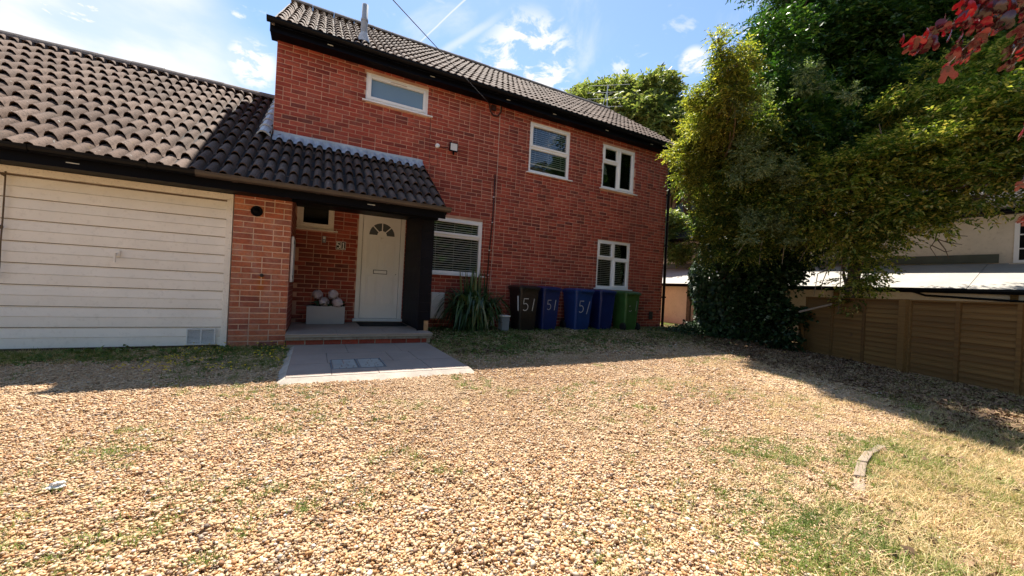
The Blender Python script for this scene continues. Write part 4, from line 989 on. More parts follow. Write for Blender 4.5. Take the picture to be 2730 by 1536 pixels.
# ------------------------------------------------------------------ wheelie bins
def bin_(mat, x0, x1, yf, h, label, mark, seed, wheels_front=False, yaw=0.0):
    zg = float(gz((x0+x1)/2, yf+.25)); cx = (x0+x1)/2; w_ = (x1-x0); d_ = .56
    t = thing('wheelie_bin', label, 'bin', (cx, yf+d_/2, zg), 'wheelie bins along the house wall'); t.rotation_euler = (0, 0, yaw)
    hw, hd = w_/2*.93, d_/2*.95; bw, bd = hw*.80, hd*.76; zb, zt = .03, h-.07
    mb = MB(); rings = [(zb, bw, bd, .05), (zb+.06, bw*1.02, bd*1.02, .05), (zt*.93, hw*.985, hd*.985, .05), (zt*.935, hw*1.0, hd*1.0, .05), (zt, hw*1.0, hd*1.0, .05)]
    seg = 20; b0 = 0
    def rr(a, b_, r):
        pts = []
        for (sx, sy, t0) in ((1, 1, 0), (-1, 1, .5), (-1, -1, 1), (1, -1, 1.5)):
            for k in range(5):
                an = math.pi*(t0+.5*k/4); pts.append((sx*(a-r)+r*math.cos(an), sy*(b_-r)+r*math.sin(an)))
        return pts
    for (z, a, b_, r) in rings:
        for (p, q) in rr(a, b_, r): mb.v.append((p, q, z))
    for i in range(len(rings)-1):
        for k in range(seg):
            k2 = (k+1) % seg; mb.f.append((i*seg+k, i*seg+k2, (i+1)*seg+k2, (i+1)*seg+k))
    mb.f.append(tuple(range(seg-1, -1, -1))); mb.f.append(tuple((len(rings)-1)*seg+k for k in range(seg)))
    mb.build('body', mat, t, smooth=False, bevel=.004)
    for xs_ in (-.82, .82):
        MB().obox((xs_*bw*1.1, -(bd+hd)/2-.004, (zb+zt)/2-.02), (1, 0, 0), unit(np.array([0, 1.0, (hd-bd)/(zt-zb)])), unit(np.array([xs_*(hw-bw)*.9, -(hd-bd), zt-zb])), .010, .010, (zt-zb)/2-.09).build('rib', mat, t, bevel=.004)
    MB().box(-hw*.5, hw*.5, -hd-.055, -hd-.02, zt-.012, zt+.012).build('lid_grip', mat, t, bevel=.004)
    rim = MB(); pr = rr(hw+.018, hd+.018, .055); rim.prism(pr, 'z', zt-.035, zt-.002); rim.build('rim', mat, t, bevel=.004)
    lid = MB(); b = 0
    L_ = [(zt+.002, hw+.026, hd+.03, .06), (zt+.028, hw+.024, hd+.028, .06), (zt+.05, hw-.01, hd-.01, .06), (zt+.066, hw-.09, hd-.10, .06)]
    for (z, a, b_, r) in L_:
        for (p, q) in rr(a, b_, r): lid.v.append((p, q, z))
    for i in range(len(L_)-1):
        for k in range(seg):
            k2 = (k+1) % seg; lid.f.append((i*seg+k, i*seg+k2, (i+1)*seg+k2, (i+1)*seg+k))
    lid.f.append(tuple((len(L_)-1)*seg+k for k in range(seg))); lid.f.append(tuple(range(seg-1, -1, -1)))
    lo = lid.build('lid', mat, t, bevel=.004)
    sy = -1 if wheels_front else 1
    MB().tube([(-hw*.75, sy*(hd+.02), zt-.02), (-hw*.75, sy*(hd+.075), zt+.0), (hw*.75, sy*(hd+.075), zt+.0), (hw*.75, sy*(hd+.02), zt-.02)], .013, 8).build('handle', mat, t, smooth=True)
    for s in (-1, 1):
        wh = MB().lathe([(.0, -.02), (.06, -.022), (.09, -.022), (.1, -.012), (.1, .012), (.09, .022), (.06, .022), (.0, .02)], (s*(bw+.045), sy*(bd-.01), .10), 'x', 20).build('wheel', M['rubber'], t, smooth=True)
    MB().tube([(-bw-.04, sy*(bd-.01), .10), (bw+.04, sy*(bd-.01), .10)], .012, 8).build('axle', M['dark_iron'], t)
    # white painted marks, following the taper of the face
    tl = (hd-bd)/(zt*.93-zb)
    def on_face(mbx):
        mbx.v = [(x, -(bd+(z-zb)*tl)-.004, z) for (x, y, z) in mbx.v]; return mbx
    for mk in mark:
        kind, mx, mz, mw, mh, th_ = mk
        if kind == '5': on_face(ribbon(digit5(mx, mz, mw, mh), th_, 0)).build('painted_figure', M['paint_mark'], t)
        elif kind == '5open':
            pts = digit5(mx, mz, mw, mh, False); on_face(ribbon(pts[:4], th_, 0)).build('painted_figure', M['paint_mark'], t); on_face(ribbon(pts[9:], th_, 0)).build('painted_figure', M['paint_mark'], t)
        elif kind == '1': on_face(ribbon([(mx+mw*.5, mz+mh/2), (mx-mw*.5, mz-mh/2)], th_, 0)).build('painted_figure', M['paint_mark'], t)
        elif kind == 'strip':   # reflective strip on the left side
            sl = (hw-bw)/(zt*.93-zb); s_ = MB()
            X = lambda z: -(bw+(z-zb)*sl)-.004
            s_.quad((X(mz-mh/2), mx-.025, mz-mh/2), (X(mz-mh/2), mx+.025, mz-mh/2), (X(mz+mh/2), mx+.025, mz+mh/2), (X(mz+mh/2), mx-.025, mz+mh/2)); s_.build('painted_figure', M['white'], t)
    return t
bin_(M['bin_black'], 3.66, 4.155, 6.66, .96, 'black wheelie bin at the end beside the grey tub', [('5', -.085, .56, .13, .24, .016), ('1', .095, .56, .03, .25, .016), ('strip', -.17, .58, 0, .30, 0)], 1)
bin_(M['bin_blue'], 4.235, 4.715, 6.70, .955, 'dark blue wheelie bin marked 51 next to the black bin', [('5', -.06, .56, .10, .20, .011), ('1', .09, .56, .02, .22, .013)], 2)
bin_(M['bin_blue2'], 5.05, 5.57, 6.66, .945, 'bright blue wheelie bin with bold white 51, middle of the row', [('5', -.075, .54, .13, .25, .014), ('1', .115, .52, .06, .28, .014)], 3)
bin_(M['bin_blue'], 5.79, 6.28, 6.72, .96, 'unmarked blue wheelie bin beside the green bin', [], 4)
bin_(M['bin_green'], 6.49, 6.98, 6.64, .955, 'green wheelie bin at the house corner end of the row', [('5open', -.06, .58, .11, .22, .012), ('1', .12, .60, .01, .24, .010)], 5, True)
cdy = thing('grey_tub', 'small grey plastic tub with lid beside the black bin', 'tub', (3.40, 6.80, float(gz(3.4, 6.8))))
MB().prism([(-.075, .0), (.075, .0), (.09, .30), (-.09, .30)], 'y', -.09, .09).build('body', M['caddy'], cdy, bevel=.012); MB().box(-.10, .10, -.10, .10, .302, .33).build('lid', M['white_rough'], cdy, bevel=.008); MB().tube([(-.09, 0, .29), (-.105, 0, .2), (-.08, -.1, .19)], .006, 6).build('handle', M['dark_iron'], cdy)

# ------------------------------------------------------------------ wire and aerial
br_ = np.array([3.10, YM-.05, 4.74]); far = np.array([-3.2, -12.0, 12.6])
d0 = at(1048, 0, 1.0)-np.array([0, 0, CH]); far = np.array([0, 0, CH])+d0*3.2
pts = [br_+(far-br_)*t-np.array([0, 0, .5*t*(1-t)*.05]) for t in np.linspace(0, 1.6, 30)]
tw = thing('telephone_wire', 'thin black overhead wire running down to the eaves bracket', 'wire', (0, 0, 0))
MB().tube(pts, .0045, 6).build('strand', M['dark_iron'], tw)
ae = thing('tv_aerial', 'old rooftop television aerial behind the ridge', 'aerial', (0, 0, 0))
A0 = at(1620, 300, 14.5); A1 = at(1620, 226, 14.5)
MB().tube([(A0[0], A0[1], A0[2]-1.2), tuple(A1)], .018, 8).build('mast', M['steel'], ae)
for (py, l0, l1) in ((228, -50, 60), (247, -55, 40), (263, -55, 50), (285, -35, 40)):
    a = at(1620+l0, py+l0*-.03, 14.5); b_ = at(1620+l1, py+l1*-.05, 14.5); MB().tube([tuple(a), tuple(b_)], .008, 6).build('element', M['steel'], ae)
a, b_ = at(1624, 226, 14.5), at(1606, 285, 14.2); MB().tube([tuple(a), tuple(b_)], .012, 6).build('boom', M['steel'], ae)

# ------------------------------------------------------------------ garden fence
FD = np.array([.466, .885]); FN = np.array([.885, -.466]); FC = 5.757
def fp(s, off=0.0): p = FN*(FC+off)+FD*s; return p
fence = thing('garden_fence', 'brown timber lap fence under the trees', 'fence', (0, 0, 0))
def build_fence():
    ax = np.array([FD[0], FD[1], 0]); ay = np.array([FN[0], FN[1], 0]); az = np.array([0, 0, 1.0])
    H = 1.07; rs = random.Random(3)
    def bar(name, s0, s1, off, th, z0, z1, tilt=0.0):
        c = fp((s0+s1)/2, off); L_ = s1-s0
        mb = MB().box(-L_/2, L_/2, -th/2, th/2, -(z1-z0)/2, (z1-z0)/2); o = mb.build(name, M['fence'], fence)
        o.location = (c[0], c[1], (z0+z1)/2); o.rotation_euler = (tilt, 0, math.atan2(FD[1], FD[0])); return o
    posts = [-.02, 1.85, 3.68, 5.585, 7.54]
    for i, s in enumerate(posts):
        if i == len(posts)-1: bar('post', s-.04, s+.04, -.01, .08, -.1, .90)
        else: bar('post', s-.05, s+.045, -.01, .10, -.1, H+.015)
    for i in range(len(posts)-1):
        a, b_ = posts[i]+.05, posts[i+1]-.05; z = .03; k = 0
        while z < H-.05:
            e = min(z+.092, H-.01); dz = rs.uniform(-.006, .006)
            bar('board', a, b_, .035+rs.uniform(-.002, .002), .012, z+dz, e+dz, .16); z += .0755; k += 1
        n = 3
        for j in range(n+1):
            s = a+(b_-a)*j/n; s0 = max(a, s-.022); s1 = min(b_, s+.022)
            bar('batten', s0, s1, .012, .026, .02, H-.01)
        bar('top_rail', a, b_, .02, .055, H-.01, H+.012)
    # lower sloping bay at the far end
    p0, p1 = fp(7.58), fp(6.92)
    q0, q1 = at(2130, 832, 7.2), at(2218, 811, 6.8)
    MB().tube([tuple(q0), tuple(q1)], .018, 6).build('brace', M['twig'], fence)
build_fence()

# ------------------------------------------------------------------ neighbouring house
nb = thing('neighbour_house', 'cream rendered neighbouring house with pale lean-to roof behind the fence', 'house', (0, 0, 0))
def build_neighbour():
    d = np.array([.0837, -.9965]); nrm = np.array([.9965, .0837]); P0 = np.array([10.62, 8.8])
    def Q(t, off): p = P0+d*t+nrm*off; return p
    t0, t1 = -3.5, 11.0
    def vq(mb, ta, tb, off, z0, z1):
        a, b_ = Q(ta, off), Q(tb, off); mb.quad((a[0], a[1], z0), (b_[0], b_[1], z0), (b_[0], b_[1], z1), (a[0], a[1], z1))
    def bx(mb, ta, tb, oa, ob, z0, z1):
        p = [Q(ta, oa), Q(tb, oa), Q(tb, ob), Q(ta, ob)]; mb.prism([tuple(q) for q in p], 'z', z0, z1); return mb
    mb = MB(); bx(mb, t0, t1, .0, .2, -.1, 1.40); mb.build('lean_to_wall', M['render'], nb)
    ze, zt = 1.43, 2.03
    mb = MB(); th = .035
    for (ta, tb) in [(t0+i*1.1, min(t0+(i+1)*1.1, t1)) for i in range(14)]:
        if tb <= ta: continue
        p = [Q(ta+.003, -.16), Q(tb-.003, -.16), Q(tb-.003, 2.0), Q(ta+.003, 2.0)]; zz = [ze-.045, ze-.045, zt, zt]; s = MB(); dz = random.uniform(-.004, .004)
        s.quad(*[(q[0], q[1], z+dz) for q, z in zip(p, zz)]); s.quad(*[(q[0], q[1], z-th+dz) for q, z in zip(p[::-1], zz[::-1])])
        for i in range(4):
            j = (i+1) % 4; s.quad((p[i][0], p[i][1], zz[i]+dz), (p[j][0], p[j][1], zz[j]+dz), (p[j][0], p[j][1], zz[j]-th+dz), (p[i][0], p[i][1], zz[i]-th+dz))
        s.build('roof_sheet', M['sheet_roof'], nb)
    bx(MB(), t0, t1, -.13, -.10, ze-.14, ze-.083).build('fascia', M['black'], nb)
    bx(MB(), t0, t1, -.20, -.135, ze-.095, ze-.05).build('gutter', M['gutter'], nb)
    # upper wall, dark band, window, slate roof
    uw = MB(); bx(uw, t0, t1, 2.0, 2.3, 1.5, 3.16); uw.build('upper_wall', M['render'], nb)
    bx(MB(), t0, 6.55, 1.965, 1.998, zt+.01, zt+.20).build('band', M['band'], nb)
    w = bpy.data.objects.new('window', None); COL.objects.link(w); w.parent = nb
    ta, tb, z0, z1 = 6.74, 7.94, 2.03, 2.93
    f = MB()
    for (a, b_, c, e) in ((ta, ta+.07, z0, z1), (tb-.07, tb, z0, z1), (ta+.07, tb-.07, z0, z0+.06), (ta+.07, tb-.07, z1-.06, z1), ((ta+tb)/2-.03, (ta+tb)/2+.03, z0+.06, z1-.06)): bx(f, a, b_, 1.955, 1.998, c, e)
    for k in (1, 2): bx(f, ta+.07, (ta+tb)/2-.03, 1.965, 1.995, z0+(z1-z0)*k/3-.012, z0+(z1-z0)*k/3+.012); bx(f, (ta+tb)/2+.03, tb-.07, 1.965, 1.995, z0+(z1-z0)*k/3-.012, z0+(z1-z0)*k/3+.012)
    f.build('frame', M['white'], w)
    for k in range(3):
        for (a, b_) in ((ta+.07, (ta+tb)/2-.03), ((ta+tb)/2+.03, tb-.07)): bx(MB(), a, b_, 1.982, 1.99, z0+.06+(z1-z0-.12)*k/3, z0+.06+(z1-z0-.12)*(k+1)/3).build('pane', M['gutter'], w)
    bx(MB(), ta-.05, tb+.05, 1.92, 1.998, z0-.04, z0).build('sill', M['render'], w)
    bx(MB(), t0, t1, 1.68, 1.80, 3.10, 3.16).build('gutter', M['gutter'], nb); bx(MB(), t0, t1, 1.8, 2.0, 3.08, 3.10).build('soffit', M['black'], nb)
    rf = MB()
    a, b_, c, e = Q(t0, 1.75), Q(t1, 1.75), Q(t1, 5.6), Q(t0, 5.6); pz = math.tan(R(33))
    rf.quad((a[0], a[1], 3.15), (b_[0], b_[1], 3.15), (c[0], c[1], 3.15+3.85*pz), (e[0], e[1], 3.15+3.85*pz)); ro = rf.build('slate_roof', M['deck'], nb)
    rs = random.Random(8); cth, sth = math.cos(R(33)), math.sin(R(33)); me = MB().box(0, .495, 0, .30, 0, .008).mesh('slate', M['slate'])
    for r in range(9):
        t = 3.4+(.25 if r % 2 else 0)
        while t < 9.0:
            p = Q(t+.498, 1.74+r*.26*cth); o = obj('slate', me, ro); o.location = (p[0], p[1], 3.165+r*.26*sth)
            X = Vector((-d[0], -d[1], 0)); Yv = Vector((nrm[0]*cth, nrm[1]*cth, sth-.02)); Zv = X.cross(Yv)
            if Zv.z < 0: Zv = -Zv
            o.rotation_euler = Matrix((X, Yv, Zv)).transposed().to_euler(); t += .5
    # posts under the eave and a waste pipe
    for t in (4.35, 6.9): bx(MB(), t, t+.09, -.06, -.005, .2, 1.33).build('eave_post', M['fence'], nb)
    pts = [Q(5.55, -.03), Q(5.7, -.08), Q(5.85, -.08), Q(8.5, -.08)]; zz = [1.33, 1.30, 1.235, 1.10]
    MB().tube([(p[0], p[1], z) for p, z in zip(pts, zz)], .022, 8).build('waste_pipe', M['gutter'], nb, smooth=True)
    bx(MB(), .62, .74, -.10, -.005, -.05, 1.36).build('wall_post', M['bark'], nb)
    bx(MB(), .80, 1.7, -.12, -.01, -.05, 1.30).build('old_wall', M['concrete'], nb)
build_neighbour()

# ------------------------------------------------------------------ trees
def sprays(C, Dv, L_, m, leaf_l, leaf_w, rs, droop=.3, flat=.7):
    """C (n,3) spray bases, Dv directions; m leaves each side by side along a curved stem"""
    n = len(C); t = np.linspace(.12, 1, m); Ls = L_*rs.uniform(.6, 1.25, (n, 1, 1))
    g = np.zeros((n, 1, 3)); g[..., 2] = -droop*rs.uniform(.4, 1.4, (n, 1))
    P = C[:, None, :]+Dv[:, None, :]*Ls*t[None, :, None]+g*Ls*(t**2)[None, :, None]
    side = unit(np.cross(Dv, np.array([0, 0, 1.0])+rs.normal(size=(n, 3))*.35)); sg = np.where(np.arange(m) % 2 == 0, 1, -1)[None, :, None]
    D = unit(side[:, None, :]*sg*.85+Dv[:, None, :]*.75+rs.normal(size=(n, m, 3))*.22+np.array([0, 0, -.12]))
    upv = np.array([0, 0, 1.0])*flat+rs.normal(size=(n, m, 3))*.42
    Nn = unit(upv-(upv*D).sum(-1, keepdims=True)*D)
    P = P.reshape(-1, 3); D = D.reshape(-1, 3); Nn = Nn.reshape(-1, 3)
    k = len(P); return leaf_quads(P, D, Nn, leaf_l*rs.uniform(.65, 1.25, k), leaf_w*rs.uniform(.7, 1.2, k))
def lobes_to_sprays(lobes, dens, rs, shell=.45, jitter=.25, zf=.7):
    C = []; Dv = []; tone = []; sub = []
    for (c, rad) in lobes:
        c = np.array(c); rad = np.array(rad)*np.ones(3); k = max(3, int(5+7*min(1.2, rad[0])))
        for q in range(k):
            d = unit(rs.normal(size=3)); sub.append((c+d*rad*rs.uniform(.35, .9), rad*rs.uniform(.26, .5)*np.array([1.15, 1.15, zf]), d))
        sub.append((c, rad*.55, np.zeros(3)))
    for (c, rad, dd) in sub:
        n = int(dens*rad[0]*rad[0]*4)+5
        d = unit(rs.normal(size=(n, 3))); q = rs.uniform(shell, 1.0, (n, 1))**.6
        C.append(c+d*rad*q); Dv.append(unit(d*np.array([1, 1, .6])+dd*.5+rs.normal(size=(n, 3))*jitter*1.4+np.array([0, 0, -.05]))); tone.append(np.full(n, rs.uniform(-.24, .24)))
    return np.concatenate(C), np.concatenate(Dv), np.concatenate(tone)
def crown(name, parent, mat, lobes, dens, L_, m, ll, lw, seed, droop=.3, flat=.7, shell=.45, zf=.7):
    rs = np.random.default_rng(seed); C, Dv, tn = lobes_to_sprays(lobes, dens, rs, shell, zf=zf)
    V, Fq = sprays(C, Dv, L_, m, ll, lw, rs, droop, flat)
    a = np.clip(rs.beta(2, 2.2, len(Fq))+np.repeat(tn+rs.normal(size=len(C))*.10, m), 0, .995)
    return obj(name, fast_mesh(name, V, Fq, mat, {'rnd': a}), parent)
def LB(lst): return [(at(px, py, dp), np.array([r, r, r*.85])) for (px, py, dp, r) in lst]
def branch(mb, a, b_, ra, rb, sag=.0, seg=7, n=7, rs=None, wob=.06):
    a = np.array(a); b_ = np.array(b_); L_ = np.linalg.norm(b_-a); pts = []; o1 = rs.normal(size=3) if rs is not None else np.zeros(3)
    for t in np.linspace(0, 1, n): pts.append(a+(b_-a)*t+np.array([0, 0, sag*L_*math.sin(math.pi*t)])+o1*wob*L_*math.sin(math.pi*t))
    mb.tube(pts, list(np.linspace(ra, rb, n)), seg)
def tree(name, label, base, lobes, mat, dens, L_, m, ll, lw, seed, trunk_r=.16, fork=2.2, bark='bark', group='trees beside and behind the house', droop=.3, flat=.7, shell=.45, zf=.7, nl=10):
    t = thing(name, label, 'tree', (0, 0, 0), group); rs = np.random.default_rng(seed)
    base = np.array(base, float); cen = np.mean([l[0] for l in lobes], 0)
    fk = base+np.array([(cen[0]-base[0])*.15, (cen[1]-base[1])*.15, fork])
    tb = MB(); branch(tb, base-np.array([0, 0, .1]), fk, trunk_r*1.15, trunk_r*.8, seg=10, rs=rs, wob=.03); tb.build('trunk', M[bark], t, smooth=True)
    for (c, r) in lobes[:nl]:
        lb = MB(); branch(lb, fk, c, trunk_r*.45, .02, .08, rs=rs); 
        for k in range(3): 
            q = np.array(c)+rs.normal(size=3)*r*.5; branch(lb, fk+(np.array(c)-fk)*.65, q, .025, .006, .05, 5, 5, rs)
        lb.build('limb', M[bark], t, smooth=True)
    crown('crown', t, M[mat], lobes, dens, L_, m, ll, lw, seed, droop, flat, shell, zf)
    return t
# dark evergreen
lb = LB([(2180, 40, 9, 1.40), (2170, -140, 9.3, 1.5), (2360, -80, 9, 1.6), (2340, 120, 8.6, 1.45), (2510, 10, 8.5, 1.4), (2180, 230, 8.8, 1.35), (2090, 380, 8.8, 1.1), (2310, 330, 8.2, 1.25), (2000, 320, 9.2, .95), (2470, 210, 8, 1.15), (2100, 520, 8.6, 1.0), (2200, 470, 8.4, .9), (2020, 620, 8.9, .85), (2130, 640, 8.5, .7), (1990, 480, 9.0, .8), (2640, 60, 7.8, 1.0), (2640, 230, 7.6, .9), (2075, 120, 7.6, .58), (2070, 230, 7.2, .62), (2120, 330, 7.0, .66), (2230, 400, 7.2, .7), (2060, 390, 7.2, .5)])
T1 = tree('evergreen_tree', 'tall dark green evergreen tree rising over the ivy clad trunk', (9.35, 5.95, 0), lb, 'leaf_dark', 84, .38, 12, .105, .040, 21, trunk_r=.24, fork=2.6, droop=.45, nl=12)
# overhanging tree, the gold of its sunlit fringe put into the leaf colour
lb = LB([(1862, 405, 7.4, .44), (1882, 330, 7.0, .38), (1908, 262, 6.5, .33), (1932, 205, 6.2, .27), (1920, 140, 5.9, .12), (1915, 102, 5.9, .06), (1962, 170, 5.8, .20), (1955, 250, 6.0, .28), (1935, 330, 6.6, .36), (1850, 455, 7.5, .26), (1885, 545, 7.8, .20), (1900, 620, 7.8, .18), (1985, 130, 5.9, .10), (1905, 420, 7.2, .3)])
T2 = tree('golden_tree', 'yellow green tree overhanging the gravel beside the house corner', (9.0, 6.5, 0), lb, 'leaf_sunlit_gold', 560, .22, 11, .055, .021, 22, trunk_r=.13, fork=2.2, droop=.2, nl=9)
lb = LB([(2000, 320, 6.6, .36), (1960, 420, 7.2, .6), (1868, 485, 7.6, .42), (1890, 580, 7.9, .5), (1960, 560, 7.6, .62), (2050, 430, 7, .6), (2060, 570, 7.2, .6), (1880, 650, 8.0, .35), (1990, 660, 7.6, .42), (2130, 640, 7.4, .4)])
crown('lower_crown', T2, M['leaf_shaded'], lb, 250, .26, 11, .06, .024, 122, .25, .7)  # shaded part of the same tree, darkened by its leaf colour
rg = np.random.default_rng(5); lbg = []
for (px, py, dp, w_, h_, n_) in ((2010, 410, 6.5, 60, 60, 9), (2200, 230, 6.3, 90, 40, 4), (2060, 610, 6.8, 90, 45, 10), (2110, 480, 6.6, 60, 60, 6), (1990, 270, 6.0, 30, 30, 3)):
    for k in range(n_): lbg.append((px+rg.normal()*w_*.6, py+rg.normal()*h_*.6, dp+rg.normal()*.15, rg.uniform(.06, .15)))
crown('sprigs', T2, M['leaf_grey'], LB(lbg), 420, .17, 12, .042, .016, 33, -.1, .6)
# olive coloured maple over the fence
lb = LB([(2230, 490, 6.5, .50), (2350, 440, 6.2, .52), (2480, 400, 6.0, .58), (2600, 390, 5.6, .55), (2710, 340, 5.4, .6), (2330, 560, 6.2, .45), (2450, 530, 5.8, .38), (2560, 480, 5.5, .36), (2250, 630, 6.5, .34), (2170, 570, 6.8, .42), (2650, 260, 6.0, .55), (2570, 180, 6.5, .5), (2710, 170, 6.0, .55), (2390, 610, 6.0, .26), (2310, 690, 6.4, .24), (2500, 580, 5.7, .18), (2290, 740, 6.3, .17), (2610, 530, 5.4, .17), (2270, 800, 6.6, .16), (2310, 830, 6.6, .12), (2440, 300, 6.6, .5), (2800, 300, 5.2, .7), (2800, 450, 5.0, .4), (2680, 450, 5.3, .3), (2540, 330, 5.9, .4)])
T3 = tree('olive_maple', 'olive green maple spreading low over the timber fence', (9.2, 3.55, 0), lb, 'leaf_olive', 200, .30, 13, .072, .032, 23, trunk_r=.10, fork=2.3, droop=.12, flat=1.3, nl=22, zf=.32)
# ivy on the trunk
iv = thing('ivy', 'dark ivy smothering the trunk at the fence end', 'ivy', (0, 0, 0))
rs = np.random.default_rng(31); n = 15000
th = rs.uniform(0, 2*math.pi, n); z = rs.uniform(0.02, 3.3, n)
rad = 1.0*(.62+.38*np.cos((z-1.2)*.9))*(.72+.5*vnoise(th*1.6, z*1.3, 8))*np.where(z < .35, 1.15, 1)*rs.uniform(.75, 1.05, n)
cx, cy = 9.25, 5.85
P = np.stack([cx+rad*np.cos(th)*1.15, cy+rad*np.sin(th)*.8, z], 1); N_ = unit(np.stack([np.cos(th), np.sin(th), np.full(n, .5)], 1)+rs.normal(size=(n, 3))*.45)
D = unit(np.array([0, 0, -1.0])+rs.normal(size=(n, 3))*.6); D = unit(D-(D*N_).sum(1, keepdims=True)*N_)
V, Fq = leaf_quads(P, D, N_, rs.uniform(.06, .12, n), rs.uniform(.06, .10, n), .1)
obj('foliage', fast_mesh('foliage', V, Fq, M['leaf_ivy'], {'rnd': np.clip(rs.beta(2, 2.4, n)*.97, 0, .99)}), iv)
crown('understory', iv, M['leaf_ivy'], LB([(2050, 740, 7.9, .36), (2085, 830, 7.6, .26), (2040, 860, 7.8, .30), (2100, 690, 7.8, .34), (2000, 780, 8.4, .4), (2080, 900, 7.4, .16)]), 300, .22, 9, .075, .06, 61, .5, .3)
MB().tube([(9.3, 5.9, -.05), (9.27, 5.87, 1.6), (9.35, 5.95, 3.4)], [.42, .34, .3], 12).build('stem', M['bark'], iv, smooth=True)
iv2 = thing('ivy', 'ivy hanging over the old concrete wall by the cream shed wall', 'ivy', (0, 0, 0))
n = 1500; a = rs.uniform(0, 1, n); P = np.stack([10.62-.13+.0837*(.75+a*1.0), 8.8-.9965*(.75+a*1.05), 1.32-rs.beta(1, 1.6, n)*1.2*(.35+a*.75)], 1)+rs.normal(size=(n, 3))*.03-np.array([.03, 0, 0])
N_ = unit(np.array([-.9, -.3, .4])+rs.normal(size=(n, 3))*.45); D = unit(np.array([0, 0, -1.0])+rs.normal(size=(n, 3))*.6)
V, Fq = leaf_quads(P, D, N_, rs.uniform(.05, .1, n), rs.uniform(.05, .09, n), .1); obj('foliage', fast_mesh('foliage', V, Fq, M['leaf_ivy'], {'rnd': rs.random(n)*.99}), iv2)
# low ivy and saplings on the ground by the trunk
lv = thing('low_ivy', 'pale ivy spilling over the ground at the foot of the trunk', 'ivy', (0, 0, 0))
n = 1800; q = rs.normal(size=(n, 2))*[.30, .34]; P = np.stack([8.35+q[:, 0]+rs.uniform(-.2, .4, n), 6.15+q[:, 1], .06+.30*np.exp(-(q**2).sum(1)*5)*rs.uniform(0, 1, n)+.05], 1)
N_ = unit(np.array([-.2, -.3, 1])+rs.normal(size=(n, 3))*.5); D = unit(rs.normal(size=(n, 3))); D = unit(D-(D*N_).sum(1, keepdims=True)*N_)
V, Fq = leaf_quads(P, D, N_, rs.uniform(.05, .09, n), rs.uniform(.04, .08, n), .1); obj('foliage', fast_mesh('foliage', V, Fq, M['leaf_ivy'], {'rnd': np.clip(rs.random(n)*.6+.42, 0, .99)}), lv)
# bare hanging twigs under the crown
ht = thing('dead_branch', 'pale bare twigs hanging below the crown beside the ivy trunk', 'branch', (0, 0, 0))
for k, poly in enumerate([[(2180, 610, 7.4), (2187, 660, 7.4), (2206, 720, 7.3), (2190, 760, 7.3), (2192, 790, 7.3)], [(2210, 600, 7.4), (2160, 640, 7.3), (2130, 700, 7.2)], [(2095, 560, 7.3), (2092, 640, 7.2), (2085, 705, 7.2)], [(2050, 600, 7.3), (2030, 650, 7.3), (2024, 705, 7.3)], [(2010, 610, 7.4), (1965, 680, 7.4)], [(2190, 615, 7.4), (2230, 618, 7.3)], [(2205, 720, 7.3), (2180, 730, 7.3), (2170, 790, 7.3)], [(2130, 640, 7.3), (2155, 668, 7.3)]]):
    MB().tube([tuple(at(*p)) for p in poly], list(np.linspace(.012, .005, len(poly))), 6).build('twig', M['twig'], ht)
ht2 = thing('dead_branch', 'dark bare twigs standing against the cream upper wall', 'branch', (0, 0, 0))
for poly in [[(2497, 620, 5.9), (2494, 640, 5.9), (2480, 660, 5.9), (2500, 690, 5.9), (2510, 690, 5.8)], [(2494, 636, 5.9), (2530, 648, 5.8), (2565, 652, 5.8)], [(2500, 640, 5.9), (2520, 665, 5.8), (2530, 690, 5.8)], [(2520, 643, 5.8), (2550, 658, 5.7)], [(2485, 655, 5.9), (2520, 672, 5.8), (2538, 668, 5.8)], [(2515, 626, 5.8), (2580, 630, 5.7)], [(2300, 700, 6.3), (2288, 770, 6.4), (2284, 815, 6.4)], [(2245, 690, 6.5), (2240, 760, 6.5), (2235, 830, 6.5)]]:
    MB().tube([tuple(at(*p)) for p in poly], list(np.linspace(.009, .004, len(poly))), 5).build('twig', M['bark'], ht2)

# trees beyond the house
lb = LB([(1580, 320, 24, 1.6), (1615, 275, 25, 1.2), (1665, 285, 24, 1.4), (1625, 360, 23, 1.8), (1555, 350, 24, 1.1), (1685, 350, 23, 1.6), (1560, 262, 26, .6), (1645, 245, 25, .6), (1600, 248, 26, .5)])
tree('lime_tree', 'bright green tree showing over the ridge behind the aerial', (at(1600, 700, 24)[0], at(1600, 700, 24)[1], 0), lb, 'leaf_bright', 40, .8, 10, .30, .14, 41, trunk_r=.3, fork=5.5, flat=.5)
lb = LB([(1740, 280, 22, 1.3), (1790, 300, 22, 1.2), (1760, 360, 21, 1.7), (1830, 350, 22, 1.6), (1800, 430, 21, 1.6), (1758, 235, 23, .6), (1710, 300, 23, 1.0), (1860, 430, 21, 1.5)])
tree('lime_tree', 'bright green tree standing behind the right end of the house roof', (at(1780, 700, 22)[0], at(1780, 700, 22)[1], 0), lb, 'leaf_bright', 40, .75, 10, .28, .13, 42, trunk_r=.3, fork=5, flat=.5)
lb = LB([(1800, 480, 27, 2.0), (1850, 540, 27, 2.3), (1790, 580, 26, 1.9), (1900, 600, 27, 2.3), (1850, 650, 26, 1.9), (1960, 560, 27, 2.3), (1940, 470, 28, 2.5), (2040, 560, 28, 2.6), (1880, 380, 29, 2.5)])
tree('dark_tree', 'shadowed leafy tree filling the gap past the house corner', (at(1860, 700, 27)[0], at(1860, 700, 27)[1], 0), lb, 'leaf_dark', 17, .9, 10, .40, .19, 43, trunk_r=.3, fork=2.4, flat=.5)
lb = LB([(1800, 668, 14.6, .34), (1845, 682, 14.5, .28), (1775, 630, 15, .4), (1800, 590, 15.2, .38), (1880, 694, 14.4, .16)])
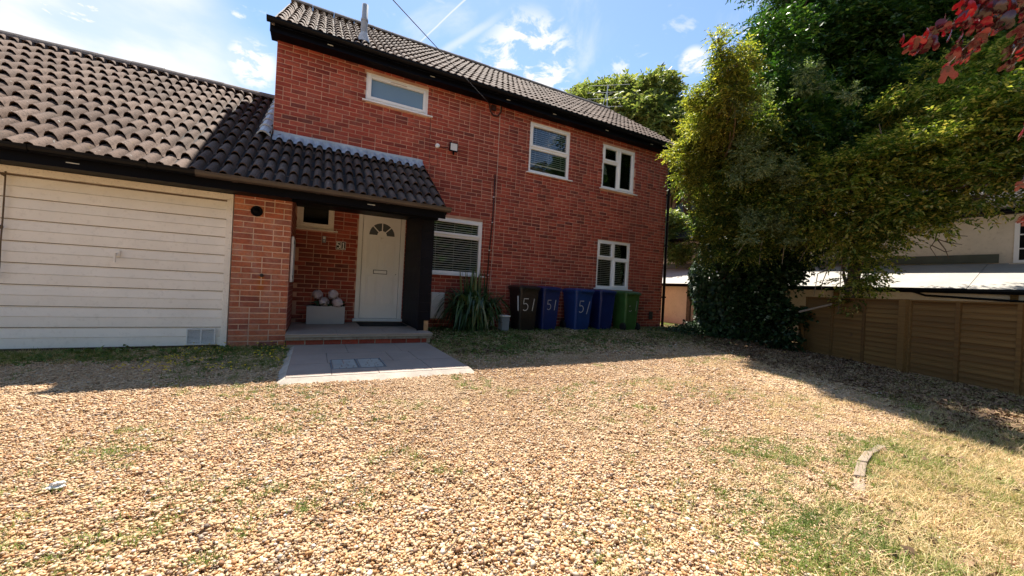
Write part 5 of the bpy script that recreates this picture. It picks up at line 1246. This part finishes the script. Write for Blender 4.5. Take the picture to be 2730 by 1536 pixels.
tree('elder_shrub', 'sunlit pale green shrub leaning over the lean-to roof', (at(1810, 850, 15.2)[0]+.3, at(1810, 850, 15.2)[1]+.6, 0), lb, 'leaf_bright', 420, .3, 9, .12, .055, 44, trunk_r=.06, fork=1.6, flat=.9)
for i, (px, dp, s) in enumerate(((2250, 26, 3.0), (2480, 24, 3.2), (2700, 22, 3.0), (2080, 28, 3.0))):
    lb = LB([(px, 420, dp, s), (px+90, 320, dp, s*.8), (px-80, 330, dp, s*.8), (px, 560, dp, s*.9)])
    tree('far_tree', ['far tree glimpsed behind the dark evergreen', 'far tree glimpsed behind the olive maple', 'far tree glimpsed above the slate roof', 'far tree glimpsed past the golden tree'][i], (at(px, 700, dp)[0], at(px, 700, dp)[1], 0), lb, 'leaf_bright', 12, 1.0, 10, .42, .2, 50+i, trunk_r=.3, fork=4, flat=.5, nl=3)

for i, (ox, oy, oh, orr) in enumerate(((-9, -11, 5.5, 2.6), (-3.5, -13, 6.5, 3.0), (3.0, -12, 5.0, 2.6), (9.5, -11, 6.5, 3.2), (16, -8, 6.0, 3.0))):
    lb = [(np.array([ox+dx*orr, oy+dy*orr, oh+dz*orr]), np.ones(3)*orr*.75) for (dx, dy, dz) in ((0, 0, 0), (.6, .2, -.5), (-.6, -.2, -.4), (.1, .1, .6), (-.2, .3, -1.0))]
    tree('street_tree', ['broad street tree across the road from the garage', 'tall street tree across the road from the porch', 'low street tree across the road from the wide window', 'tall street tree across the road from the bins', 'street tree across the road from the fence'][i], (ox, oy, 0), lb, 'leaf_dark', 6, 1.1, 10, .55, .3, 80+i, trunk_r=.25, fork=2.5, nl=3, group='street trees behind the viewer')
# purple maple branch close to the camera
pm = thing('purple_maple_branch', 'dark red maple leaves hanging into the top right corner', 'branch', (0, 0, 0))
def maple_leaf():
    V = [(0, 0, 0)]; n = 34
    for i in range(n+1):
        a = -2.75+5.5*i/n; r_ = (.60+.40*abs(math.cos(a*1.36))**1.6)*(1-.16*abs(a)/2.75)+(.03 if i % 2 else -.02)
        V.append((math.sin(a)*r_, math.cos(a)*r_, .16*abs(math.sin(a))*r_-.22*r_*r_))
    for i in range(n+1):
        a = -2.75+5.5*i/n; V.append((V[1+i][0]*.5, V[1+i][1]*.5, .10*abs(math.sin(a))*.5))
    Fq = [(0, n+2+i, n+3+i) for i in range(n)]+[(n+2+i, 1+i, 2+i, n+3+i) for i in range(n)]
    me = bpy.data.meshes.new('leaf'); me.from_pydata(V, [], Fq); me.materials.append(M['leaf_red']); me.polygons.foreach_set('use_smooth', [True]*len(Fq)); me.update(); return me
ml = maple_leaf(); rs = np.random.default_rng(77)
stems = [[(2900, -60, 2.3), (2720, 20, 2.25), (2600, 40, 2.2), (2500, 80, 2.15), (2410, 130, 2.1)], [(2700, 10, 2.25), (2640, 60, 2.2), (2580, 120, 2.15), (2530, 170, 2.1)], [(2900, 40, 2.2), (2780, 60, 2.2), (2720, 110, 2.15), (2690, 160, 2.1)], [(2900, 330, 2.1), (2790, 340, 2.1), (2725, 365, 2.1)], [(2900, 420, 2.0), (2760, 470, 2.0), (2705, 500, 2.0)], [(2850, 540, 2.0), (2760, 560, 2.0), (2718, 575, 2.0)], [(2760, 0, 2.3), (2660, -10, 2.3), (2560, 0, 2.25)]]
for si, st in enumerate(stems):
    MB().tube([tuple(at(*p)) for p in st], list(np.linspace(.008, .002, len(st))), 6).build('twig', M['bark'], pm)
    nl_ = [60, 34, 26, 3, 4, 3, 34][si]; P = [np.array(p) for p in st]
    for k in range(nl_):
        u = (k+.5)/nl_*(len(P)-1)*(1.0); u = max(u, .9 if si < 3 else 1.2) if si != 6 else u; i = min(int(u), len(P)-2); p = P[i]+(P[i+1]-P[i])*(u-i)
        p = p+np.array([rs.normal()*14, rs.normal()*15+8, rs.normal()*.06]); o = obj('leaf', ml, pm); o.location = at(*p)
        s = rs.uniform(.030, .055); o.scale = (s, s, s); o.rotation_euler = (rs.uniform(1.7, 2.9), rs.uniform(-.6, .6), rs.uniform(-1.6, .6))

# ------------------------------------------------------------------ strap leaved plant
sp = thing('strap_leaved_plant', 'large clump of arching strap leaves beside the bins', 'plant', (2.75, 6.86, float(gz(2.75, 6.86))))
def strap(n, seed, hmin, hmax, spread, wid, mat, parent, name='leaf_blades', upright=.2):
    rs = np.random.default_rng(seed); V = []; Fq = []; A = []
    for i in range(n):
        a = rs.uniform(0, 2*math.pi); L_ = rs.uniform(hmin, hmax); out = rs.beta(1.6, 1.2)*spread; b0 = np.array([rs.normal()*.10, rs.normal()*.08, 0]); d = np.array([math.cos(a), math.sin(a)*.6, 0]); sd = np.array([-math.sin(a), math.cos(a), 0])
        upr = rs.random() < upright; tone = rs.random(); dr_ = rs.uniform(.75, 1.5); k = 8; b = len(V)
        for j in range(k+1):
            t = j/k
            if upr: x = out*.25*t*L_; z_ = L_*t*1.05
            else: x = (.10+out)*L_*(t**1.25)*.72; z_ = L_*(1.4*t-dr_*t**2.5)
            w_ = wid*(1-t**3)*(.6+.6*min(1, t*3))*.5+.001
            p = b0+d*x+np.array([0, 0, max(z_, .02)]); V += [p-sd*w_+np.array([0, 0, w_*.35]), p+sd*w_+np.array([0, 0, w_*.35])]
            if j: Fq.append((b+2*j-2, b+2*j-1, b+2*j+1, b+2*j)); A.append(tone)
    return obj(name, fast_mesh(name, np.array(V), np.array(Fq), mat, {'rnd': np.array(A)*.99}, smooth=True), parent)
sp.scale = (1.18, 1.1, 1.04)
strap(460, 6, .75, 1.25, .95, .040, M['blade'], sp, upright=.10)
wt = thing('white_bag', 'crumpled white bag lying behind the strap leaved plant', 'bag', (0, 0, 0))
mb = MB(); rs = np.random.default_rng(9)
me = bpy.data.meshes.new('bag'); bm = bmesh.new(); bmesh.ops.create_icosphere(bm, subdivisions=3, radius=1)
for v in bm.verts:
    q = vnoise(v.co.x*3+5, v.co.y*3+v.co.z*4, 2); v.co = Vector((v.co.x*.13, v.co.y*.09, v.co.z*.13))*(.6+.8*float(q))
bm.to_mesh(me); bm.free(); me.materials.append(M['white_rough']); o = obj('film', me, wt); o.location = (3.13, 6.98, .26)

# ------------------------------------------------------------------ ground cover: gravel, grass, litter
def scatter(name, label, pts, rot, scl, tint, variants, idx=None):
    n = len(pts); me = bpy.data.meshes.new(name); me.vertices.add(n); me.vertices.foreach_set('co', np.ascontiguousarray(pts, np.float32).ravel())
    for nm, arr, ty in (('rot', rot, 'FLOAT_VECTOR'), ('scl', scl, 'FLOAT_VECTOR')):
        a = me.attributes.new(nm, ty, 'POINT'); a.data.foreach_set('vector', np.ascontiguousarray(arr, np.float32).ravel())
    a = me.attributes.new('tint', 'FLOAT', 'POINT'); a.data.foreach_set('value', np.ascontiguousarray(tint, np.float32))
    a = me.attributes.new('vid', 'INT', 'POINT'); a.data.foreach_set('value', np.ascontiguousarray(rng.integers(0, len(variants), n) if idx is None else idx, np.int32))
    o = obj(name, me); tag(o, label, name.replace('_', ' ').split()[-1], kind='stuff')
    col = bpy.data.collections.new(name+'_pieces')
    for v in variants: col.objects.link(v)
    ng = bpy.data.node_groups.new(name+'_nodes', 'GeometryNodeTree')
    ng.interface.new_socket('Geometry', in_out='INPUT', socket_type='NodeSocketGeometry'); ng.interface.new_socket('Geometry', in_out='OUTPUT', socket_type='NodeSocketGeometry')
    N = ng.nodes; L = ng.links; gi = N.new('NodeGroupInput'); go = N.new('NodeGroupOutput')
    ci = N.new('GeometryNodeCollectionInfo'); ci.inputs[0].default_value = col; ci.inputs['Separate Children'].default_value = True; ci.inputs['Reset Children'].default_value = True
    ip = N.new('GeometryNodeInstanceOnPoints'); ip.inputs['Pick Instance'].default_value = True
    def na(nm, ty):
        q = N.new('GeometryNodeInputNamedAttribute'); q.data_type = ty; q.inputs['Name'].default_value = nm; return q.outputs['Attribute']
    er = N.new('FunctionNodeEulerToRotation'); L.new(na('rot', 'FLOAT_VECTOR'), er.inputs[0])
    L.new(gi.outputs[0], ip.inputs['Points']); L.new(ci.outputs[0], ip.inputs['Instance']); L.new(er.outputs[0], ip.inputs['Rotation']); L.new(na('scl', 'FLOAT_VECTOR'), ip.inputs['Scale']); L.new(na('vid', 'INT'), ip.inputs['Instance Index'])
    L.new(ip.outputs[0], go.inputs[0])
    md = o.modifiers.new('scatter', 'NODES'); md.node_group = ng
    return o
def pebble_patch(k, mat, n=16, rad=.028):
    """a handful of loose stones lying together"""
    rs = np.random.default_rng(100+k); bm = bmesh.new(); bmesh.ops.create_icosphere(bm, subdivisions=1, radius=.5)
    bm.verts.ensure_lookup_table(); B = np.array([v.co[:] for v in bm.verts]); T = np.array([[v.index for v in f.verts] for f in bm.faces]); bm.free()
    V = []; Fq = []; A = []
    for i in range(n):
        ax = rs.normal(size=(2, 3)); d = 1+.22*np.sin(B@ax[0]*2.4+i)+.16*np.sin(B@ax[1]*3.3+2*i); P = B*d[:, None]*np.array([1, rs.uniform(.6, .95), rs.uniform(.38, .7)])
        s_ = float(np.clip(rs.lognormal(0, .40)*.0086, .0038, .024)); a = rs.uniform(0, 6.28); t = rs.normal(0, .3); c_, n_ = math.cos(a), math.sin(a)
        Rz = np.array([[c_, -n_, 0], [n_, c_, 0], [0, 0, 1]]); Rx = np.array([[1, 0, 0], [0, math.cos(t), -math.sin(t)], [0, math.sin(t), math.cos(t)]])
        an = rs.uniform(0, 6.28); r_ = rad*math.sqrt(rs.random()); V.append((P*s_)@Rx.T@Rz.T+np.array([r_*math.cos(an), r_*math.sin(an), rs.uniform(0, .008)+s_*.12])); Fq.append(T+i*len(B)); A.append(np.full(len(T), rs.random()))
    return bpy.data.objects.new('pebbles', fast_mesh('pebbles', np.concatenate(V), np.concatenate(Fq), mat, {'rnd': np.concatenate(A)}, smooth=True))
# regions ------------------------------------------------------------------
HOUSE_FRONT = lambda x: np.where(x < -.30, 6.0, np.where(x < 1.66, 5.78, np.where(x < 8.55, 7.3, 9.6)))
def fence_off(x, y): return x*FN[0]+y*FN[1]-FC          # < 0 on our side
def in_path(x, y): return (x > -.26) & (x < 1.64) & (y > 3.86)
def lawn_mask(x, y):
    """1 inside the rough lawn on the right, 0 on the gravel"""
    yb = np.interp(x, [1.0, 1.45, 1.9, 2.45, 2.95, 3.5, 4.2, 5.0, 6.0, 8.0], [.05, .50, .72, .82, .97, 1.10, 1.22, 1.45, 1.85, 2.4])
    d = yb-y+.16*(vnoise(x*2.3, y*2.3, 21)-.5)+.12*(vnoise(x*6, y*6, 22)-.5)
    return sst(d, -.12, .22)
def litter_mask(x, y): return sst(fence_off(x, y)+.5*(vnoise(x*1.5, y*1.5, 23)-.5), -2.2, -.9)*np.where(y < 7.5, 1, .6)
def verge_mask(x, y):
    right = sst(y, 4.4, 5.9)*(x > 1.6); left = sst(y, 5.05, 5.75)*(x < -.2); side = sst(x, -1.3, -.35)*(x < -.2)*sst(y, 4.35, 4.9)
    return np.clip(np.maximum(np.maximum(right, left), side*.75)*(.55+.9*(vnoise(x*2.3, y*2.3, 31)-.25)), 0, 1)
def sample(n, x0, x1, y0, y1):
    x = rng.uniform(x0, x1, n); y = rng.uniform(y0, y1, n); return x, y
def in_view(x, y, m=650):
    dp = x*fw[0]+y*fw[1]; px = 1365+F*(x*rt[0]+y*rt[1])/np.maximum(dp, .05)
    return (dp > .75) & (px > -m-120/np.maximum(dp, .3)) & (px < 2730+m+120/np.maximum(dp, .3))
def pebble_mat():
    m, nt, b = mat_new('pebble'); a = nt.nodes.new('ShaderNodeAttribute'); a.attribute_name = 'rnd'
    t = nt.nodes.new('ShaderNodeAttribute'); t.attribute_type = 'INSTANCER'; t.attribute_name = 'tint'; t2 = nt.nodes.new('ShaderNodeAttribute'); t2.attribute_type = 'INSTANCER'; t2.attribute_name = 'dust'
    r = math_n(nt, 'FRACT', math_n(nt, 'ADD', a.outputs['Fac'], t.outputs['Fac']))
    c = ramp(nt, r, [(0, (.05, .042, .04)), (.05, (.16, .12, .095)), (.12, (.32, .14, .05)), (.22, (.46, .25, .10)), (.38, (.57, .37, .195)), (.56, (.65, .46, .275)), (.72, (.66, .48, .28)), (.82, (.48, .28, .15)), (.90, (.32, .26, .21)), (.965, (.64, .52, .37)), (1, (.76, .70, .62))])
    n1 = noise_n(nt, wcoords(nt), 170, 3, 0.6); c = mixc(nt, math_n(nt, 'MULTIPLY', n1, .3), c, (.34, .19, .09))
    c = mixc(nt, math_n(nt, 'MULTIPLY', t2.outputs['Fac'], .5), c, (.55, .39, .235))
    nt.links.new(c, b.inputs['Base Color']); b.inputs['Roughness'].default_value = .65; b.inputs['Specular IOR Level'].default_value = .3; return m
def gravel():
    X = []; S = []
    for (d0, d1, dens, sm) in ((.6, 2.4, 2300, 1.0), (2.4, 4.0, 1700, 1.12), (4.0, 6.0, 1050, 1.35), (6.0, 10.5, 480, 1.9)):
        x, y = sample(int(dens*18*9), -6.0, 12.0, -1.6, 7.4); dp = x*fw[0]+y*fw[1]
        k = (dp >= d0) & (dp < d1) & in_view(x, y) & (y < HOUSE_FRONT(x)) & (fence_off(x, y) < 0) & ~in_path(x, y) & (x < 11)
        x, y = x[k], y[k]
        keep = rng.random(len(x)) < np.clip(1-.58*lawn_mask(x, y)-.72*litter_mask(x, y)-.62*verge_mask(x, y), .08, 1)
        keep &= rng.random(len(x)) < .62+.75*(vnoise(x*1.7, y*1.7, 41)-.1)
        x, y = x[keep], y[keep]; X.append(np.stack([x, y], 1)); S.append(rng.uniform(.85, 1.15, len(x))*sm*(.80+.45*vnoise(x*.8+4, y*.8, 44)))
    P = np.concatenate(X); s = np.concatenate(S); n = len(P)
    z = gz(P[:, 0], P[:, 1])+rng.uniform(-.003, .006, n)
    rot = np.stack([rng.normal(0, .08, n), rng.normal(0, .08, n), rng.uniform(0, 6.28, n)], 1)
    o = scatter('gravel', 'loose tan and orange gravel covering the forecourt', np.stack([P[:, 0], P[:, 1], z], 1), rot, np.stack([s, s, s], 1), rng.random(n), [pebble_patch(k, MPEB) for k in range(16)])
    a = o.data.attributes.new('dust', 'FLOAT', 'POINT'); a.data.foreach_set('value', np.ascontiguousarray(sst(vnoise(P[:, 0]*.9, P[:, 1]*.9, 43)+.4*vnoise(P[:, 0]*3, P[:, 1]*3, 45), .55, 1.05), np.float32))
    return n
MPEB = pebble_mat()
ng_ = gravel()
def clump(k, mat, n, h, w_, lean, spread):
    rs = np.random.default_rng(300+k); V = []; Fq = []
    for i in range(n):
        a = rs.uniform(0, 6.28); b0 = np.array([rs.normal()*spread, rs.normal()*spread, 0]); L_ = h*rs.uniform(.5, 1.2); d = np.array([math.cos(a), math.sin(a), 0]); sd = np.array([-d[1], d[0], 0]); le = lean*rs.uniform(.3, 1.3); b = len(V)
        for t, wf in ((0, 1), (.5, .8), (1, .08)):
            p = b0+d*le*L_*t**1.5+np.array([0, 0, L_*t*math.sqrt(max(.05, 1-min(.95, le*.75)**2*t))]); V += [p-sd*w_*wf*.5, p+sd*w_*wf*.5]
        Fq += [(b, b+1, b+3, b+2), (b+2, b+3, b+5, b+4)]
    me = fast_mesh('tuft', np.array(V), np.array(Fq), mat, smooth=True); return bpy.data.objects.new('tuft', me)
def leaflet(k, mat, n, r, curl):
    rs = np.random.default_rng(500+k); P = np.concatenate([rs.normal(size=(n, 2))*r, np.abs(rs.normal(size=(n, 1)))*r*.25+.004], 1); D = unit(rs.normal(size=(n, 3))*[1, 1, .35]); N_ = unit(np.array([0, 0, 1.0])+rs.normal(size=(n, 3))*curl)
    N_ = unit(N_-(N_*D).sum(1, keepdims=True)*D); V, Fq = leaf_quads(P, D, N_, rs.uniform(.02, .05, n), rs.uniform(.012, .028, n), .3)
    return bpy.data.objects.new('litter', fast_mesh('litter', V, Fq, mat))
green = inst_mat('grass_blade', [(0, (.10, .15, .03)), (.4, (.18, .24, .045)), (.75, (.28, .30, .07)), (1, (.46, .40, .15))], .6, trans=.35)
straw = inst_mat('straw_blade', [(0, (.34, .25, .12)), (.4, (.58, .43, .21)), (.75, (.70, .54, .30)), (1, (.40, .36, .13))], .7, trans=.3)
litm = inst_mat('leaf_litter', [(0, (.10, .06, .04)), (.4, (.20, .12, .07)), (.75, (.32, .20, .11)), (1, (.46, .34, .21))], .85)
weedm = inst_mat('weed_leaf', [(0, (.07, .13, .03)), (.5, (.13, .20, .045)), (1, (.22, .26, .08))], .55, trans=.3)
yel = plain('yellow_petal', (.75, .55, .04), .7, .1)
def put(name, label, n, region, prob, variants, s0, s1, tintf, zoff=0.0, tilt=.15):
    x, y = sample(n, *region); k = in_view(x, y) & (y < HOUSE_FRONT(x)) & (fence_off(x, y) < .02) & ~in_path(x, y); x, y = x[k], y[k]
    k = rng.random(len(x)) < prob(x, y); x, y = x[k], y[k]; m_ = len(x)
    s = rng.uniform(s0, s1, m_); rot = np.stack([rng.normal(0, tilt, m_), rng.normal(0, tilt, m_), rng.uniform(0, 6.28, m_)], 1)
    scatter(name, label, np.stack([x, y, gz(x, y)+zoff], 1), rot, np.stack([s, s, s*rng.uniform(.7, 1.25, m_)], 1), np.clip(tintf(x, y)+rng.normal(0, .16, m_), 0, 1), variants); return m_
gv = [clump(k, green, 24, .058, .0042, .9, .026) for k in range(5)]; sv = [clump(10+k, straw, 26, .055, .0034, 1.25, .032) for k in range(6)]
lawn_green = lambda x, y: sst(vnoise(x*1.5+3, y*1.5, 61)+.35*vnoise(x*4, y*4, 62), .72, 1.0)
dry_p = lambda x, y: np.clip(lawn_mask(x, y)*(1-.55*litter_mask(x, y))*(.04+.60*vnoise(x*3, y*3, 63))+.12*litter_mask(x, y)*sst(y, 5.5, 2.5)+.16*verge_mask(x, y)+.10*sst(x-1.2*y, -1.5, 2.0)*sst(vnoise(x*1.8, y*1.8, 68), .45, .75), 0, 1)
n1 = put('dry_grass', 'dry straw coloured grass of the rough lawn', 150000, (-3.5, 10, -1.5, 7.3), dry_p, sv, .55, 1.15, lambda x, y: .5+.7*(vnoise(x*2, y*2, 64)-.5))
def gprob(x, y):
    ver = verge_mask(x, y)*.95
    lw = lawn_mask(x, y)*(lawn_green(x, y)*.9+.32)*(1-.6*litter_mask(x, y))
    edge = np.exp(-((lawn_mask(x, y)-.4)/.3)**2)*sst(vnoise(x*2.1, y*2.1, 67), .4, .7)*.6+.9*np.exp(-((x-1.95)**2+(y-.85)**2)/.05)+.9*np.exp(-((x-1.7)**2+(y-.62)**2)/.06)+.9*np.exp(-((x-3.3)**2*1.2+(y-.98)**2*5)/.25)+.4*np.exp(-((x-2.6)**2+(y-1.35)**2*2)/.10)
    spots = sst(vnoise(x*2.6+9, y*2.6+4, 65), .90, .97)*(.02+.25*sst(x-y, -1.5, 1.0))
    far = sst(y, 6.6, 7.6)*.8*(x > 8)
    return np.clip(ver+lw+edge+spots+far, 0, 1)
n2 = put('green_grass', 'short green grass along the walls and in patches', 190000, (-4.5, 10, -1.5, 9), gprob, gv, .4, .9, lambda x, y: .42+.5*(vnoise(x*2, y*2, 66)-.5)+.25*lawn_mask(x, y))
n3 = put('leaf_litter', 'brown fallen leaves strewn along the fence', 90000, (1.6, 10.5, -.8, 7.8), lambda x, y: np.clip(litter_mask(x, y)*(.5+.8*vnoise(x*2.5, y*2.5, 71))+.03*lawn_mask(x, y)+.25*verge_mask(x, y), 0, 1), [leaflet(k, litm, 14, .035, .5) for k in range(4)], .7, 1.3, lambda x, y: .45+0*x)
def wprob(x, y): return np.clip(.6*verge_mask(x, y)*sst(vnoise(x*1.9, y*1.9, 81), .4, .7)+.9*sst(y, 6.3, 6.8)*(x > 1.75)*(x < 6.5)*sst(vnoise(x*2, y*2, 82), .25, .6), 0, 1)
n4 = put('low_weeds', 'low broad leaved weeds along the foot of the walls', 16000, (-4, 9, 4.2, 7.3), wprob, [leaflet(20+k, weedm, 16, .04, .4) for k in range(4)], .7, 1.5, lambda x, y: .5+0*x)
fv = [bpy.data.objects.new('flower', MB().lathe([(.0, .05), (.006, .052), (.008, .056), (.0, .058)], (0, 0, 0), 'z', 6).mesh('flower', yel))]
n5 = put('yellow_flowers', 'tiny yellow flowers among weeds beside the brick pier', 900, (-1.6, -.22, 4.4, 6.0), lambda x, y: .6*sst(vnoise(x*4, y*4, 91), .35, .7), fv, .8, 1.3, lambda x, y: .5+0*x)
print('instances', ng_, n1, n2, n3, n4, n5)

# ------------------------------------------------------------------ lawn edging, odd stones
ed = thing('lawn_edging', 'curved run of concrete edging blocks sunk at the lawn corner', 'edging', (0, 0, 0))
pe = [(2440, 1140), (2395, 1162), (2352, 1186), (2318, 1205), (2298, 1232), (2290, 1270), (2292, 1305), (2300, 1335)]
pts = []
for (px, py) in pe:
    d = at(px, py, 1.0)-np.array([0, 0, CH]); t = -(CH-.02)/d[2]; pts.append(np.array([0, 0, CH])+d*t)
for i in (2, 3, 4, 5):
    a, b_ = pts[i], pts[i+1]; c = (a+b_)/2; L_ = np.linalg.norm(b_-a); ax = (b_-a)/L_; ay = np.array([-ax[1], ax[0], 0]); ay /= np.linalg.norm(ay)
    MB().obox((c[0], c[1], (-.022, -.016, -.020, -.012, -.015, -.026, -.02)[i]), ax, ay+np.array([0, 0, .15]), np.cross(ax, ay), L_/2-.006, .024, .04).build('edging_block', M['edging'], ed, bevel=.008)
def rock(name, label, px, py, sx, sy, sz, mat, seed, zo=0.0):
    d = at(px, py, 1.0)-np.array([0, 0, CH]); p = np.array([0, 0, CH])+d*(-CH/d[2]); me = bpy.data.meshes.new(name); bm = bmesh.new(); bmesh.ops.create_icosphere(bm, subdivisions=3, radius=1)
    for v in bm.verts:
        q = float(vnoise(v.co.x*2+seed, v.co.y*2+v.co.z*3, seed)); v.co = Vector((v.co.x*sx, v.co.y*sy, v.co.z*sz))*(.7+.6*q)
    bm.to_mesh(me); bm.free(); me.materials.append(mat); o = obj(name, me); o.location = (p[0], p[1], sz*.4+zo); tag(o, label, 'stone'); return o
rock('white_stone', 'white flint lump lying on the gravel', 150, 1300, .032, .022, .018, M['white_rough'], 3)
for k, (px, py, q, w0) in enumerate(((300, 1235, .9, .12), (1180, 1480, .5, .10), (2390, 1300, .2, .14), (1290, 1500, 1.2, .12))):
    d = at(px, py, 1.0)-np.array([0, 0, CH]); p = np.array([0, 0, CH])+d*(-(CH-.02)/d[2])
    t = tag(MB().tube([(p[0], p[1], .02), (p[0]+w0*.5*math.cos(q), p[1]+w0*.5*math.sin(q), .026), (p[0]+w0*math.cos(q+.2), p[1]+w0*math.sin(q+.2), .02)], .0025, 5).build('fallen_twig', M['bark']), ['thin dead twig on the gravel near the pale concrete patch', 'thin dead twig on the gravel, nearest the bottom edge', 'thin dead twig lying in the dry lawn by the edging', 'thin dead twig on the gravel between stones at the bottom centre'][k], 'twig', 'twigs on the gravel')
